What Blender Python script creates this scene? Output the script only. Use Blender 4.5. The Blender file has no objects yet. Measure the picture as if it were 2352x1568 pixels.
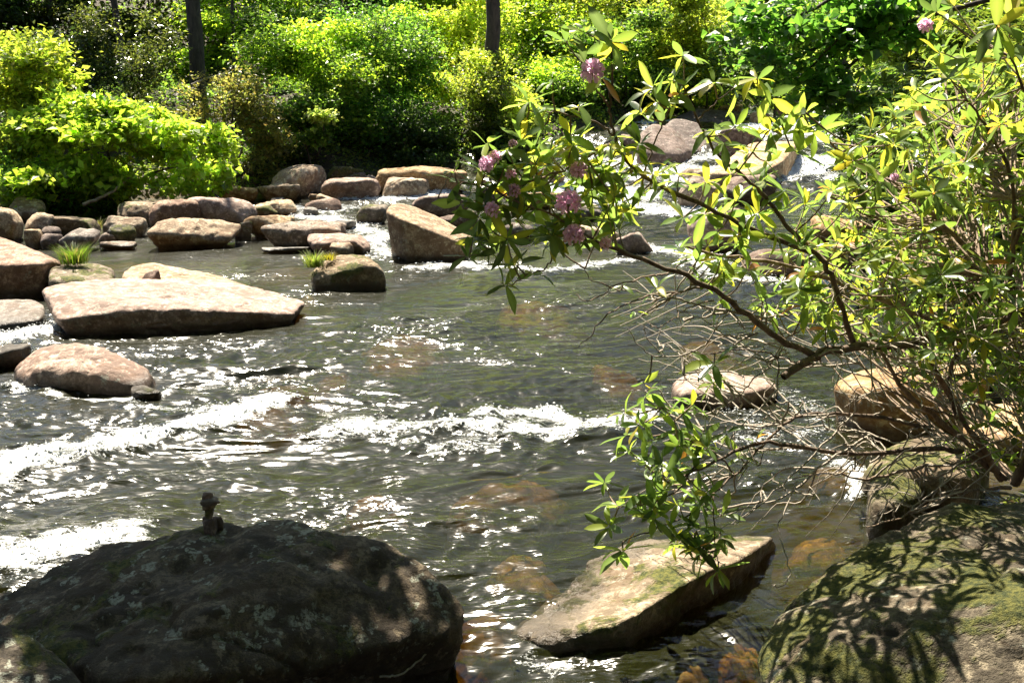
import bpy, bmesh, math, random
import numpy as np
from mathutils import Vector

random.seed(7)
RNG = np.random.default_rng(7)
R = math.radians
scene = bpy.context.scene
COL = scene.collection

# ------------------------------------------------------------------ camera
CAM_H, PITCH, FOC = 3.0, R(14.1), 2522.0
cam_data = bpy.data.cameras.new('camera')
cam_data.sensor_width = 36.0
cam_data.lens = 36.0 * FOC / 2352.0
cam_data.clip_start, cam_data.clip_end = 0.05, 600.0
cam = bpy.data.objects.new('camera', cam_data)
COL.objects.link(cam)
cam.location = (0, 0, CAM_H)
cam.rotation_euler = (R(90) - PITCH, 0, 0)
scene.camera = cam

# ------------------------------------------------------------------ light
SUN_EL, SUN_AZ = R(57), R(-18)           # azimuth from +Y, clockwise positive
world = bpy.data.worlds.new('World')
scene.world = world
world.use_nodes = True
wn = world.node_tree
bg = wn.nodes['Background']
sky = wn.nodes.new('ShaderNodeTexSky')
sky.sky_type = 'NISHITA'
sky.sun_disc = False
sky.sun_elevation = SUN_EL
sky.sun_rotation = SUN_AZ
wn.links.new(sky.outputs[0], bg.inputs[0])
bg.inputs[1].default_value = 0.05
sun_data = bpy.data.lights.new('sun', 'SUN')
sun_data.energy = 5.0
sun_data.angle = R(0.5)
sun_data.color = (1.0, 0.91, 0.75)
sun = bpy.data.objects.new('sun', sun_data)
COL.objects.link(sun)
SUN_DIR = Vector((math.sin(SUN_AZ) * math.cos(SUN_EL), math.cos(SUN_AZ) * math.cos(SUN_EL), math.sin(SUN_EL)))
sun.rotation_euler = SUN_DIR.to_track_quat('Z', 'Y').to_euler()
sun.location = (-8, 20, 30)
scene.view_settings.view_transform = 'Standard'
scene.view_settings.look = 'None'
scene.view_settings.gamma = 1.0
scene.view_settings.exposure = 1.88
scene.cycles.max_bounces = 5
scene.cycles.diffuse_bounces = 1
scene.cycles.glossy_bounces = 2
scene.cycles.transmission_bounces = 4
scene.cycles.transparent_max_bounces = 10
scene.cycles.sample_clamp_indirect = 4.0
scene.cycles.caustics_reflective = False
scene.cycles.caustics_refractive = False

# ------------------------------------------------------------------ helpers
CP, SP = math.cos(PITCH), math.sin(PITCH)

def ray(px, py):
    a, b = (px - 1176) / FOC, (784 - py) / FOC
    return (a, CP + b * SP, -SP + b * CP)

def at_y(px, py, Y):
    d = ray(px, py)
    t = Y / d[1]
    return Vector((d[0] * t, Y, CAM_H + d[2] * t))

WZ_Y = [-50, 21.5, 23, 24.5, 26.5, 28, 29.5, 31, 33, 40, 70]
WZ_Z = [0, 0, .05, .14, .42, .55, .92, 1.32, 1.48, 1.7, 2.4]

def wz(y):
    return np.interp(y, WZ_Y, WZ_Z)

def hit(px, py):
    """where the sight line meets the river surface"""
    d = ray(px, py)
    lo, hi = 1.0, 120.0
    for _ in range(50):
        m = (lo + hi) / 2
        y = d[1] * m
        if CAM_H + d[2] * m > float(wz(y)):
            lo = m
        else:
            hi = m
    return Vector((d[0] * lo, d[1] * lo, CAM_H + d[2] * lo))

def _hash(ix, iy, iz, seed):
    h = (ix.astype(np.uint32) * np.uint32(374761393) + iy.astype(np.uint32) * np.uint32(668265263)
         + iz.astype(np.uint32) * np.uint32(2147483647) + np.uint32(seed * 974711 + 13))
    h = (h ^ (h >> np.uint32(13))) * np.uint32(1274126177)
    h = (h ^ (h >> np.uint32(16))) * np.uint32(2246822519)
    h = h ^ (h >> np.uint32(15))
    return h.astype(np.float64) / 4294967295.0 * 2 - 1

def vnoise(P, seed=0):
    P = np.asarray(P, float)
    F = np.floor(P)
    f = P - F
    u = f * f * f * (f * (f * 6 - 15) + 10)
    I = F.astype(np.int64)
    out = 0
    nz = (0, 1) if P.shape[1] == 3 else (0,)
    for dx in (0, 1):
        wx = u[:, 0] if dx else 1 - u[:, 0]
        for dy in (0, 1):
            wy = u[:, 1] if dy else 1 - u[:, 1]
            for dz in nz:
                if P.shape[1] == 3:
                    w = wx * wy * (u[:, 2] if dz else 1 - u[:, 2])
                    z = I[:, 2] + dz
                else:
                    w = wx * wy
                    z = np.zeros_like(I[:, 0])
                out = out + w * _hash(I[:, 0] + dx, I[:, 1] + dy, z, seed)
    return out

def fbm(P, octaves=4, seed=0, gain=.5, lac=2.03):
    P = np.asarray(P, float)
    a, s, out = 1.0, 1.0, 0
    for k in range(octaves):
        out = out + a * vnoise(P * s + 17.3 * k, seed + k)
        a *= gain
        s *= lac
    return out

def mesh_np(name, V, F, smooth=True, tint=None, attrs=None):
    V = np.asarray(V, np.float32)
    F = np.asarray(F, np.int32)
    me = bpy.data.meshes.new(name)
    me.vertices.add(len(V))
    me.vertices.foreach_set('co', V.ravel())
    n, k = F.shape
    me.loops.add(n * k)
    me.loops.foreach_set('vertex_index', F.ravel())
    me.polygons.add(n)
    me.polygons.foreach_set('loop_start', np.arange(0, n * k, k, dtype=np.int32))
    me.polygons.foreach_set('use_smooth', np.full(n, smooth, dtype=bool))
    if tint is not None:
        a = me.attributes.new('tint', 'FLOAT_COLOR', 'POINT')
        c = np.ones((len(V), 4), np.float32)
        c[:, :3] = tint
        a.data.foreach_set('color', c.ravel())
    for key, val in (attrs or {}).items():
        a = me.attributes.new(key, 'FLOAT', 'POINT')
        a.data.foreach_set('value', np.asarray(val, np.float32))
    me.update(calc_edges=True)
    me.validate()
    return me

def link(name, me, mat=None, parent=None, loc=None):
    o = bpy.data.objects.new(name, me)
    COL.objects.link(o)
    if mat is not None and me is not None and not me.materials:
        me.materials.append(mat)
    if parent is not None:
        o.parent = parent
    if loc is not None:
        o.location = loc
    return o

def tag(o, label, cat, group=None):
    o['label'] = label
    o['category'] = cat
    if group:
        o['group'] = group
    return o

def thing(name, label, cat, loc, group=None):
    return tag(link(name, None, loc=loc), label, cat, group)

def tube(P, rad, sides=6):
    P = np.asarray(P, float)
    n = len(P)
    rad = np.broadcast_to(np.asarray(rad, float), (n,))
    T = np.gradient(P, axis=0)
    T /= np.linalg.norm(T, axis=1)[:, None] + 1e-9
    ref = np.array([0, 0, 1.0]) if abs(T[:, 2]).mean() < .8 else np.array([1.0, 0, 0])
    A = np.cross(T, ref)
    A /= np.linalg.norm(A, axis=1)[:, None] + 1e-9
    B = np.cross(T, A)
    th = np.arange(sides) / sides * 2 * math.pi
    V = (P[:, None] + rad[:, None, None] * (np.cos(th)[None, :, None] * A[:, None] + np.sin(th)[None, :, None] * B[:, None])).reshape(-1, 3)
    i, j = np.meshgrid(np.arange(n - 1), np.arange(sides), indexing='ij')
    a = i * sides + j
    b = i * sides + (j + 1) % sides
    F = np.stack([a, b, b + sides, a + sides], -1).reshape(-1, 4)
    return V, F

def smooth_path(pts, sub=4, wob=0, seed=0):
    P = np.asarray(pts, float)
    if len(P) < 3:
        t = np.linspace(0, 1, sub + 1)[:, None]
        Q = P[0] + (P[-1] - P[0]) * t
    else:
        E = np.vstack([2 * P[0] - P[1], P, 2 * P[-1] - P[-2]])
        out = []
        for i in range(1, len(E) - 2):
            p0, p1, p2, p3 = E[i - 1], E[i], E[i + 1], E[i + 2]
            for t in np.linspace(0, 1, sub, endpoint=False):
                out.append(.5 * ((2 * p1) + (-p0 + p2) * t + (2 * p0 - 5 * p1 + 4 * p2 - p3) * t * t + (-p0 + 3 * p1 - 3 * p2 + p3) * t ** 3))
        out.append(P[-1])
        Q = np.array(out)
    if wob:
        r = np.random.default_rng(seed)
        w = r.normal(0, wob, Q.shape)
        w[0] = 0
        w[-1] = 0
        Q = Q + w
    return Q

def join(parts):
    V, F, off = [], [], 0
    for v, f in parts:
        V.append(v)
        F.append(np.asarray(f) + off)
        off += len(v)
    return np.vstack(V), np.vstack(F)

# ------------------------------------------------------------------ materials
def new_mat(name):
    m = bpy.data.materials.new(name)
    m.use_nodes = True
    nt = m.node_tree
    for n in list(nt.nodes):
        nt.nodes.remove(n)
    out = nt.nodes.new('ShaderNodeOutputMaterial')
    return m, nt, out

class NT:
    def __init__(s, nt):
        s.nt = nt
    def n(s, t, **kw):
        o = s.nt.nodes.new(t)
        for k, v in kw.items():
            setattr(o, k, v)
        return o
    def set(s, sock, v):
        if hasattr(v, 'is_output') or isinstance(v, bpy.types.NodeSocket):
            s.nt.links.new(v, sock)
        else:
            sock.default_value = v
    def noise(s, vec, scale, detail=4, rough=.55, dist=0):
        o = s.n('ShaderNodeTexNoise')
        s.set(o.inputs['Vector'], vec)
        o.inputs['Scale'].default_value = scale
        o.inputs['Detail'].default_value = detail
        o.inputs['Roughness'].default_value = rough
        o.inputs['Distortion'].default_value = dist
        return o.outputs['Fac']
    def ramp(s, fac, a, b, va=0, vb=1):
        o = s.n('ShaderNodeMapRange')
        o.interpolation_type = 'SMOOTHSTEP'
        s.set(o.inputs['Value'], fac)
        o.inputs['From Min'].default_value = a
        o.inputs['From Max'].default_value = b
        o.inputs['To Min'].default_value = va
        o.inputs['To Max'].default_value = vb
        return o.outputs[0]
    def mix(s, fac, a, b, mode='MIX'):
        o = s.n('ShaderNodeMix', data_type='RGBA', blend_type=mode)
        s.set(o.inputs[0], fac)
        for sock, v in ((o.inputs[6], a), (o.inputs[7], b)):
            if isinstance(v, tuple) and len(v) == 3:
                v = (*v, 1)
            s.set(sock, v)
        return o.outputs[2]
    def math(s, op, a, b=0.0, clamp=False):
        o = s.n('ShaderNodeMath', operation=op, use_clamp=clamp)
        s.set(o.inputs[0], a)
        s.set(o.inputs[1], b)
        return o.outputs[0]
    def shader_mix(s, fac, a, b):
        o = s.n('ShaderNodeMixShader')
        s.set(o.inputs[0], fac)
        s.nt.links.new(a, o.inputs[1])
        s.nt.links.new(b, o.inputs[2])
        return o.outputs[0]

def rock_mat(name, base, light, dark, moss=0.0, lichen=0.0, bump=.5, wet=True, strata=0.0):
    base, light, dark = [tuple(q * .92 for q in c_) for c_ in (base, light, dark)]
    m, nt, out = new_mat(name)
    g = NT(nt)
    tc = g.n('ShaderNodeTexCoord').outputs['Object']
    oi = g.n('ShaderNodeObjectInfo').outputs['Random']
    geo = g.n('ShaderNodeNewGeometry')
    add = g.n('ShaderNodeVectorMath', operation='ADD')
    cmb = g.n('ShaderNodeCombineXYZ')
    for i, k in enumerate((37.0, 71.0, 13.0)):
        nt.links.new(g.math('MULTIPLY', oi, k), cmb.inputs[i])
    nt.links.new(tc, add.inputs[0])
    nt.links.new(cmb.outputs[0], add.inputs[1])
    v = add.outputs[0]
    n1 = g.noise(v, 1.6, 6, .6, .3)
    n2 = g.noise(v, 7, 6, .65)
    n3 = g.noise(v, 38, 4, .7)
    n4 = g.noise(v, 120, 3, .75)
    c = g.mix(g.ramp(n1, .38, .66), base, light)
    c = g.mix(g.ramp(n2, .47, .60, 0, .85), c, dark)
    c = g.mix(g.ramp(g.noise(v, .9, 4, .7, 1.0), .50, .60, 0, .65), c, (dark[0] * 1.1, dark[1] * 1.1, dark[2] * 1.1))
    c = g.mix(g.ramp(n3, .46, .58, 0, .6), c, dark)
    c = g.mix(g.ramp(n4, .47, .60, 0, .5), c, dark)
    c = g.mix(g.ramp(g.noise(v, 14, 4, .7), .36, .45, .55, 0), c, tuple(min(.72, q * 1.45) for q in light))
    c = g.mix(g.ramp(g.noise(v, 3.1, 5, .7, .8), .54, .62, 0, .8), c, (base[0] * .5, base[1] * .42, base[2] * .34))
    if strata:
        mp = g.n('ShaderNodeMapping')
        mp.inputs['Scale'].default_value = (2.2, 9, 9)
        nt.links.new(v, mp.inputs['Vector'])
        c = g.mix(g.ramp(g.noise(mp.outputs[0], 2.2, 5, .6), .52, .68, 0, strata), c, dark)
    hsv = g.n('ShaderNodeHueSaturation')
    nt.links.new(c, hsv.inputs['Color'])
    nt.links.new(g.ramp(oi, 0, 1, .85, 1.2), hsv.inputs['Value'])
    nt.links.new(g.ramp(g.math('FRACT', g.math('MULTIPLY', oi, 7.31)), 0, 1, .8, 1.15), hsv.inputs['Saturation'])
    c = hsv.outputs[0]
    sep = g.n('ShaderNodeSeparateXYZ')
    nt.links.new(geo.outputs['Normal'], sep.inputs[0])
    if lichen:
        vo = g.n('ShaderNodeTexVoronoi')
        vo.inputs['Scale'].default_value = 9
        wv = g.n('ShaderNodeVectorMath', operation='ADD')
        nn = g.n('ShaderNodeTexNoise')
        nn.inputs['Scale'].default_value = 14
        nn.inputs['Detail'].default_value = 5
        nt.links.new(v, nn.inputs['Vector'])
        sc_ = g.n('ShaderNodeVectorMath', operation='SCALE')
        nt.links.new(nn.outputs['Color'], sc_.inputs[0])
        sc_.inputs['Scale'].default_value = .22
        nt.links.new(v, wv.inputs[0])
        nt.links.new(sc_.outputs[0], wv.inputs[1])
        nt.links.new(wv.outputs[0], vo.inputs['Vector'])
        patch = g.ramp(vo.outputs['Distance'], .28, .36, 1, 0)
        gate = g.ramp(g.noise(v, 2.7, 5, .65), .60 - .13 * lichen, .68 - .1 * lichen)
        fine = g.ramp(g.noise(v, 55, 3, .7), .36, .55)
        lf = g.math('MULTIPLY', g.math('MULTIPLY', patch, gate), fine)
        big = g.math('MULTIPLY', g.ramp(g.noise(v, 5.2, 6, .72), .60, .64), fine)
        lf = g.math('MAXIMUM', lf, g.math('MULTIPLY', big, .9))
        c = g.mix(g.math('MULTIPLY', lf, .85), c, (.34, .35, .28))
    mossf = None
    if moss:
        mn = g.noise(v, 2.4, 6, .68, .4)
        mossf = g.ramp(mn, .64 - .2 * moss, .72 - .2 * moss)
        mossf = g.math('MULTIPLY', mossf, g.ramp(sep.outputs['Z'], -.5, .35))
        mc = g.mix(g.ramp(g.noise(v, 30, 4, .7), .35, .65), (.035, .048, .010), (.15, .145, .03))
        c = g.mix(mossf, c, mc)
    rough = .82
    if wet:
        sp = g.n('ShaderNodeSeparateXYZ')
        nt.links.new(geo.outputs['Position'], sp.inputs[0])
        zz = g.math('ADD', sp.outputs['Z'], g.math('MULTIPLY', g.math('SUBTRACT', n2, .5), .14))
        wf = g.ramp(zz, .03, .13, 1, 0)
        c = g.mix(g.math('MULTIPLY', wf, .78), c, (.028, .020, .012))
        rough = g.ramp(wf, 0, 1, .85, .3)
    b = g.n('ShaderNodeBump')
    b.inputs['Strength'].default_value = bump
    b.inputs['Distance'].default_value = .03
    hsum = g.math('ADD', g.math('MULTIPLY', n2, .9), g.math('ADD', g.math('MULTIPLY', n3, .5), g.math('MULTIPLY', n4, .22)))
    if mossf is not None:
        hsum = g.math('ADD', hsum, g.math('MULTIPLY', g.math('MULTIPLY', mossf, g.noise(v, 90, 3, .8)), .9))
    nt.links.new(hsum, b.inputs['Height'])
    p = g.n('ShaderNodeBsdfPrincipled')
    nt.links.new(c, p.inputs['Base Color'])
    g.set(p.inputs['Roughness'], rough)
    p.inputs['Specular IOR Level'].default_value = .35
    nt.links.new(b.outputs[0], p.inputs['Normal'])
    nt.links.new(p.outputs[0], out.inputs['Surface'])
    return m

M = {}
M['tan'] = rock_mat('tan_sandstone', (.50, .345, .20), (.64, .48, .30), (.19, .115, .06), lichen=.25, bump=.6)
M['pink'] = rock_mat('pinkish_gneiss', (.38, .25, .185), (.50, .36, .275), (.17, .105, .075), lichen=.2, bump=.6, strata=.5)
M['grey'] = rock_mat('grey_gneiss', (.29, .23, .19), (.40, .33, .27), (.11, .085, .065), lichen=.3, bump=.7, strata=.4)
M['brown'] = rock_mat('brown_gneiss', (.22, .155, .125), (.30, .22, .185), (.10, .07, .055), lichen=.45, bump=.7, strata=.6)
M['mossy'] = rock_mat('mossy_gneiss', (.27, .21, .15), (.38, .30, .21), (.11, .08, .05), moss=.6, lichen=.3, bump=.8)
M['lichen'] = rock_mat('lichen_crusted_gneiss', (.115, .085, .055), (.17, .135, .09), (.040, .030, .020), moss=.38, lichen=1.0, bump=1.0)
M['mossdark'] = rock_mat('moss_covered_gneiss', (.13, .105, .075), (.25, .21, .15), (.038, .030, .020), moss=.9, lichen=.7, bump=1.0)
M['wet'] = rock_mat('wet_gneiss', (.16, .145, .125), (.24, .215, .18), (.08, .07, .06), bump=.5)
M['orange'] = rock_mat('submerged_stone', (.42, .25, .08), (.50, .31, .11), (.2, .11, .04), bump=.4, wet=False)

def leaf_mat(name, trans=.5, rough=.35, gloss=.5, gain=1.5, tm=(.98, 1.0, .5)):
    m, nt, out = new_mat(name)
    g = NT(nt)
    a = g.n('ShaderNodeAttribute', attribute_name='tint')
    c = a.outputs['Color']
    oi = g.n('ShaderNodeObjectInfo').outputs['Random']
    hsv = g.n('ShaderNodeHueSaturation')
    nt.links.new(c, hsv.inputs['Color'])
    nt.links.new(g.ramp(oi, 0, 1, .85, 1.15), hsv.inputs['Value'])
    p = g.n('ShaderNodeBsdfPrincipled')
    nt.links.new(hsv.outputs[0], p.inputs['Base Color'])
    p.inputs['Roughness'].default_value = rough
    p.inputs['Specular IOR Level'].default_value = gloss
    t = g.n('ShaderNodeBsdfTranslucent')
    tcol = g.mix(1.0, hsv.outputs[0], (gain * tm[0], gain * tm[1], gain * tm[2]), 'MULTIPLY')
    nt.links.new(tcol, t.inputs['Color'])
    nt.links.new(g.shader_mix(trans, p.outputs[0], t.outputs[0]), out.inputs['Surface'])
    return m

M['leaf'] = leaf_mat('foliage', .60, .38, .5, 2.6)
M['gloss_leaf'] = leaf_mat('glossy_evergreen_leaf', .45, .28, .65, 2.0)
M['rhodo'] = leaf_mat('rhododendron_leaf', .52, .32, .55, 2.3, (1.0, 1.0, .58))
M['grass'] = leaf_mat('grass_blade', .5, .45, .4, 1.6)
M['petal'] = leaf_mat('rhododendron_petal', .5, .6, .2, 1.35, (1.0, 1.0, 1.0))

def bark_mat(name, a, b, scale=14):
    m, nt, out = new_mat(name)
    g = NT(nt)
    tc = g.n('ShaderNodeTexCoord').outputs['Object']
    mp = g.n('ShaderNodeMapping')
    mp.inputs['Scale'].default_value = (1, 1, .3)
    nt.links.new(tc, mp.inputs['Vector'])
    n = g.noise(mp.outputs[0], scale, 6, .7, .5)
    c = g.mix(g.ramp(n, .35, .68), a, b)
    bp = g.n('ShaderNodeBump')
    bp.inputs['Strength'].default_value = .9
    bp.inputs['Distance'].default_value = .02
    nt.links.new(n, bp.inputs['Height'])
    p = g.n('ShaderNodeBsdfPrincipled')
    nt.links.new(c, p.inputs['Base Color'])
    p.inputs['Roughness'].default_value = .85
    nt.links.new(bp.outputs[0], p.inputs['Normal'])
    nt.links.new(p.outputs[0], out.inputs['Surface'])
    return m

M['bark'] = bark_mat('dark_pine_bark', (.035, .027, .022), (.10, .08, .065), 9)
M['twig'] = bark_mat('rhododendron_bark', (.16, .105, .07), (.36, .27, .19), 30)
M['branch'] = bark_mat('dark_branch_bark', (.075, .05, .036), (.22, .155, .11), 25)
M['paletwig'] = bark_mat('bleached_twig', (.28, .23, .18), (.45, .40, .33), 30)

def ground_mat():
    m, nt, out = new_mat('forest_floor_and_riverbed')
    g = NT(nt)
    pos = g.n('ShaderNodeNewGeometry').outputs['Position']
    riv = g.n('ShaderNodeAttribute', attribute_name='river').outputs['Fac']
    n1 = g.noise(pos, .9, 6, .65)
    n2 = g.noise(pos, 9, 6, .7)
    land = g.mix(g.ramp(n2, .35, .65), (.022, .016, .010), (.065, .045, .024))
    land = g.mix(g.ramp(n1, .48, .62, 0, .7), land, (.030, .042, .012))
    vo = g.n('ShaderNodeTexVoronoi')
    vo.inputs['Scale'].default_value = 4.5
    nt.links.new(pos, vo.inputs['Vector'])
    stone = g.mix(g.ramp(vo.outputs['Distance'], .2, .6), (.22, .135, .05), (.06, .04, .015))
    bed = g.mix(g.ramp(n1, .4, .62), stone, (.09, .063, .027))
    bed = g.mix(g.ramp(n2, .4, .7, 0, .6), bed, (.145, .093, .036))
    c = g.mix(riv, land, bed)
    b = g.n('ShaderNodeBump')
    b.inputs['Strength'].default_value = .8
    b.inputs['Distance'].default_value = .05
    nt.links.new(n2, b.inputs['Height'])
    p = g.n('ShaderNodeBsdfPrincipled')
    nt.links.new(c, p.inputs['Base Color'])
    p.inputs['Roughness'].default_value = .9
    nt.links.new(b.outputs[0], p.inputs['Normal'])
    nt.links.new(p.outputs[0], out.inputs['Surface'])
    return m

def water_mat():
    m, nt, out = new_mat('river_water')
    g = NT(nt)
    pos = g.n('ShaderNodeNewGeometry').outputs['Position']
    mp = g.n('ShaderNodeMapping')
    mp.inputs['Scale'].default_value = (.36, 1.0, .3)
    mp.inputs['Rotation'].default_value = (0, 0, R(-12))
    nt.links.new(pos, mp.inputs['Vector'])
    v = mp.outputs[0]
    nA = g.noise(v, 8, 3, .55, .5)
    nB = g.noise(v, 24, 1.5, .5, .3)
    chop = g.ramp(g.noise(pos, .55, 3, .6), .40, .66, .14, .74)
    h = g.math('MULTIPLY', chop, g.math('ADD', g.math('MULTIPLY', nA, .050), g.math('MULTIPLY', nB, .0195)))
    b = g.n('ShaderNodeBump')
    b.inputs['Strength'].default_value = 1.0
    b.inputs['Distance'].default_value = 1.0
    nt.links.new(h, b.inputs['Height'])
    fr = g.n('ShaderNodeFresnel')
    fr.inputs['IOR'].default_value = 1.33
    nt.links.new(b.outputs[0], fr.inputs['Normal'])
    gl = g.n('ShaderNodeBsdfGlossy')
    gl.inputs['Roughness'].default_value = .16
    gl.inputs['Color'].default_value = (1, 1, 1, 1)
    nt.links.new(b.outputs[0], gl.inputs['Normal'])
    tr = g.n('ShaderNodeBsdfTransparent')
    tr.inputs['Color'].default_value = (.93, .90, .80, 1)
    df = g.n('ShaderNodeBsdfDiffuse')
    df.inputs['Color'].default_value = (.026, .028, .007, 1)
    nt.links.new(b.outputs[0], df.inputs['Normal'])
    body = g.shader_mix(.34, tr.outputs[0], df.outputs[0])
    surf = g.shader_mix(fr.outputs[0], body, gl.outputs[0])
    # foam
    fa = g.n('ShaderNodeAttribute', attribute_name='foam').outputs['Fac']
    mpf = g.n('ShaderNodeMapping')
    mpf.inputs['Scale'].default_value = (.6, 1.1, .6)
    nt.links.new(pos, mpf.inputs['Vector'])
    f1 = g.noise(mpf.outputs[0], 6, 4, .65, 1.2)
    f2 = g.noise(mpf.outputs[0], 26, 3, .7, .6)
    f3 = g.noise(pos, 85, 2, .6)
    fn = g.math('ADD', g.math('MULTIPLY', f1, .42), g.math('ADD', g.math('MULTIPLY', f2, .36), g.math('MULTIPLY', f3, .22)))
    th = g.math('SUBTRACT', 1.0, fa)
    ff = g.ramp(g.math('SUBTRACT', fn, g.math('ADD', g.math('MULTIPLY', th, .40), .34)), -.02, .09)
    ff = g.math('MULTIPLY', ff, g.ramp(fa, .02, .15))
    fb = g.n('ShaderNodeBump')
    fb.inputs['Strength'].default_value = 1.0
    fb.inputs['Distance'].default_value = .05
    nt.links.new(fn, fb.inputs['Height'])
    fd = g.n('ShaderNodeBsdfPrincipled')
    fd.inputs['Base Color'].default_value = (.62, .64, .64, 1)
    fd.inputs['Roughness'].default_value = .35
    nt.links.new(fb.outputs[0], fd.inputs['Normal'])
    surf = g.shader_mix(ff, surf, fd.outputs[0])
    nt.links.new(surf, out.inputs['Surface'])
    va = g.n('ShaderNodeVolumeAbsorption')
    va.inputs['Color'].default_value = (.64, .57, .22, 1)
    va.inputs['Density'].default_value = 3.6
    nt.links.new(va.outputs[0], out.inputs['Volume'])
    return m

M['ground'] = ground_mat()
M['water'] = water_mat()

# ------------------------------------------------------------------ terrain
YF_X = [-60, -25, -10.7, -6, -4.9, -1.4, 2.7, 7.7, 12, 20, 60]
YF_Y = [14, 20.5, 23.3, 25.0, 26.3, 27.9, 31.5, 37.5, 45, 58, 80]
XR_Y = [-30, 4, 6, 8.7, 12, 22, 30, 37, 60, 110]
XR_X = [2.7, 2.7, 3.2, 4.0, 5.8, 10.0, 10.8, 15, 27, 45]

def shore(x, y):
    a = np.interp(x, YF_X, YF_Y) - y
    b = np.interp(y, XR_Y, XR_X) - x
    c = y - 3.7
    return np.minimum(np.minimum(a, b), c) + .35 * vnoise(np.stack([x * .9, y * .9], 1), 5)

def ground_z(x, y, fine=True):
    x = np.atleast_1d(np.asarray(x, float))
    y = np.atleast_1d(np.asarray(y, float))
    d = shore(x, y)
    w = wz(y)
    shallow = np.clip((x - .6) / 1.5, 0, 1) * np.clip((10.5 - y) / 3, 0, 1)
    left = np.clip((-1.5 - x) / 3, 0, 1) * np.clip((y - 15) / 2, 0, 1)
    deep = .95 - .55 * shallow - .5 * left
    bed = w - np.clip(.08 + .5 * np.maximum(d, 0), 0, 1) * deep
    L = np.maximum(-d, 0)
    bank = w - .08 + .07 * L + .26 * np.maximum(L - 9, 0) + .30 * (1 - np.exp(-L * 1.5)) + np.where(y < 3.7, .29 * np.minimum(L, 9), 0)
    bank = np.minimum(bank, 26 + .05 * L)
    z = np.where(d > 0, bed, bank)
    z = z + (.10 if fine else .1) * fbm(np.stack([x * .8, y * .8], 1), 4, 31) * np.where(d > 0, .8, 1.0 + np.clip(L, 0, 10) * .25)
    return z

def gz(x, y):
    return float(ground_z([x], [y])[0])

def ax(segs):
    out = []
    for a, b, s in segs:
        out += list(np.arange(a, b, s))
    return np.array(out + [segs[-1][1]])

gx = ax([(-150, -40, 8), (-40, -14, 1), (-14, 14, .25), (14, 40, 1), (40, 150, 8)])
gy = ax([(-60, -8, 4), (-8, 2, .6), (2, 34, .25), (34, 70, .9), (70, 160, 6)])
X, Y = np.meshgrid(gx, gy)
x, y = X.ravel(), Y.ravel()
z = ground_z(x, y)
nx, ny = len(gx), len(gy)
i, j = np.meshgrid(np.arange(ny - 1), np.arange(nx - 1), indexing='ij')
a = i * nx + j
F = np.stack([a, a + 1, a + nx + 1, a + nx], -1).reshape(-1, 4)
riv = np.clip((shore(x, y) + .25) / .4, 0, 1)
ground = link('ground', mesh_np('ground', np.stack([x, y, z], 1), F, attrs={'river': riv}), M['ground'])
ground['kind'] = 'structure'

# ------------------------------------------------------------------ water
FOAM_SPARKLE = [  # polyline in picture coordinates projected to the river surface, half width in metres, strength
    ([(-60, 1100), (0, 1085), (130, 1052), (300, 1010), (450, 968), (560, 945), (615, 930)], .26, .94),
    ([(330, 925), (420, 930), (520, 960), (430, 1010)], .18, .6),
    ([(60, 960), (180, 950), (300, 965), (420, 985)], .2, .42),  # sun sparkle on the ripples painted as foam
    ([(740, 990), (860, 978), (980, 970), (1090, 990), (1180, 988), (1300, 978), (1420, 972), (1500, 962)], .22, .76),
    ([(1120, 958), (1190, 935), (1260, 945), (1340, 965)], .12, .85),
    ([(880, 1010), (1010, 1030), (1120, 1020)], .14, .6),
    ([(-60, 1300), (0, 1288), (110, 1268), (230, 1245)], .28, .86),
    ([(-40, 1350), (60, 1325), (140, 1300)], .15, .55),
    ([(960, 618), (1020, 612), (1100, 612), (1250, 628), (1350, 612), (1450, 600)], .22, .75),
    
    ([(-60, 800), (0, 788), (60, 778), (112, 768)], .25, .95),
    ([(20, 880), (70, 890), (140, 912), (260, 915), (370, 905), (400, 890)], .07, .7),
    ([(125, 772), (250, 757), (400, 748), (560, 738), (705, 722)], .06, .55),
    ([(700, 500), (760, 505), (830, 528), (880, 545)], .4, .75),
    ([(680, 480), (740, 490), (800, 480)], .3, .75),
    ([(800, 455), (880, 460), (960, 455), (1010, 448)], .4, .8),
    ([(860, 545), (885, 590)], .25, .7),
    ([(1290, 430), (1340, 460), (1400, 475), (1440, 440), (1470, 455)], .6, .95),
    ([(1480, 485), (1540, 492), (1600, 490), (1680, 500)], .5, 1.0),
    ([(1250, 395), (1330, 400), (1420, 395)], .4, .6),
    ([(1540, 372), (1590, 365), (1650, 360)], .5, .8),
    ([(1770, 305), (1840, 300), (1900, 292), (1945, 275)], .8, 1.0),
    ([(1500, 575), (1600, 590), (1680, 640), (1800, 650), (1880, 655)], .35, .85),
    ([(1400, 560), (1480, 580)], .3, .6),
    ([(1640, 935), (1720, 950), (1780, 985), (1700, 1010)], .22, .55),  # patch of sparkling water put in as white foam
    ([(1830, 905), (1890, 960), (1850, 1030)], .2, .55),  # sun glints drawn as foam here
    ([(1920, 1050), (1965, 1090), (1960, 1130)], .10, .85),
    ([(1190, 1500), (1260, 1515), (1330, 1500)], .07, .6),
    ([(1870, 1125), (1900, 1150)], .08, .4),
]
gx = ax([(-26, -9, .35), (-9, 8, .026), (8, 20, .25)])
gy = ax([(2.9, 4.6, .06), (4.6, 9, .018), (9, 14, .028), (14, 20, .045), (20, 34, .08), (34, 66, .8)])
X, Y = np.meshgrid(gx, gy)
x, y = X.ravel(), Y.ravel()
foam = np.zeros(len(x))
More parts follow.
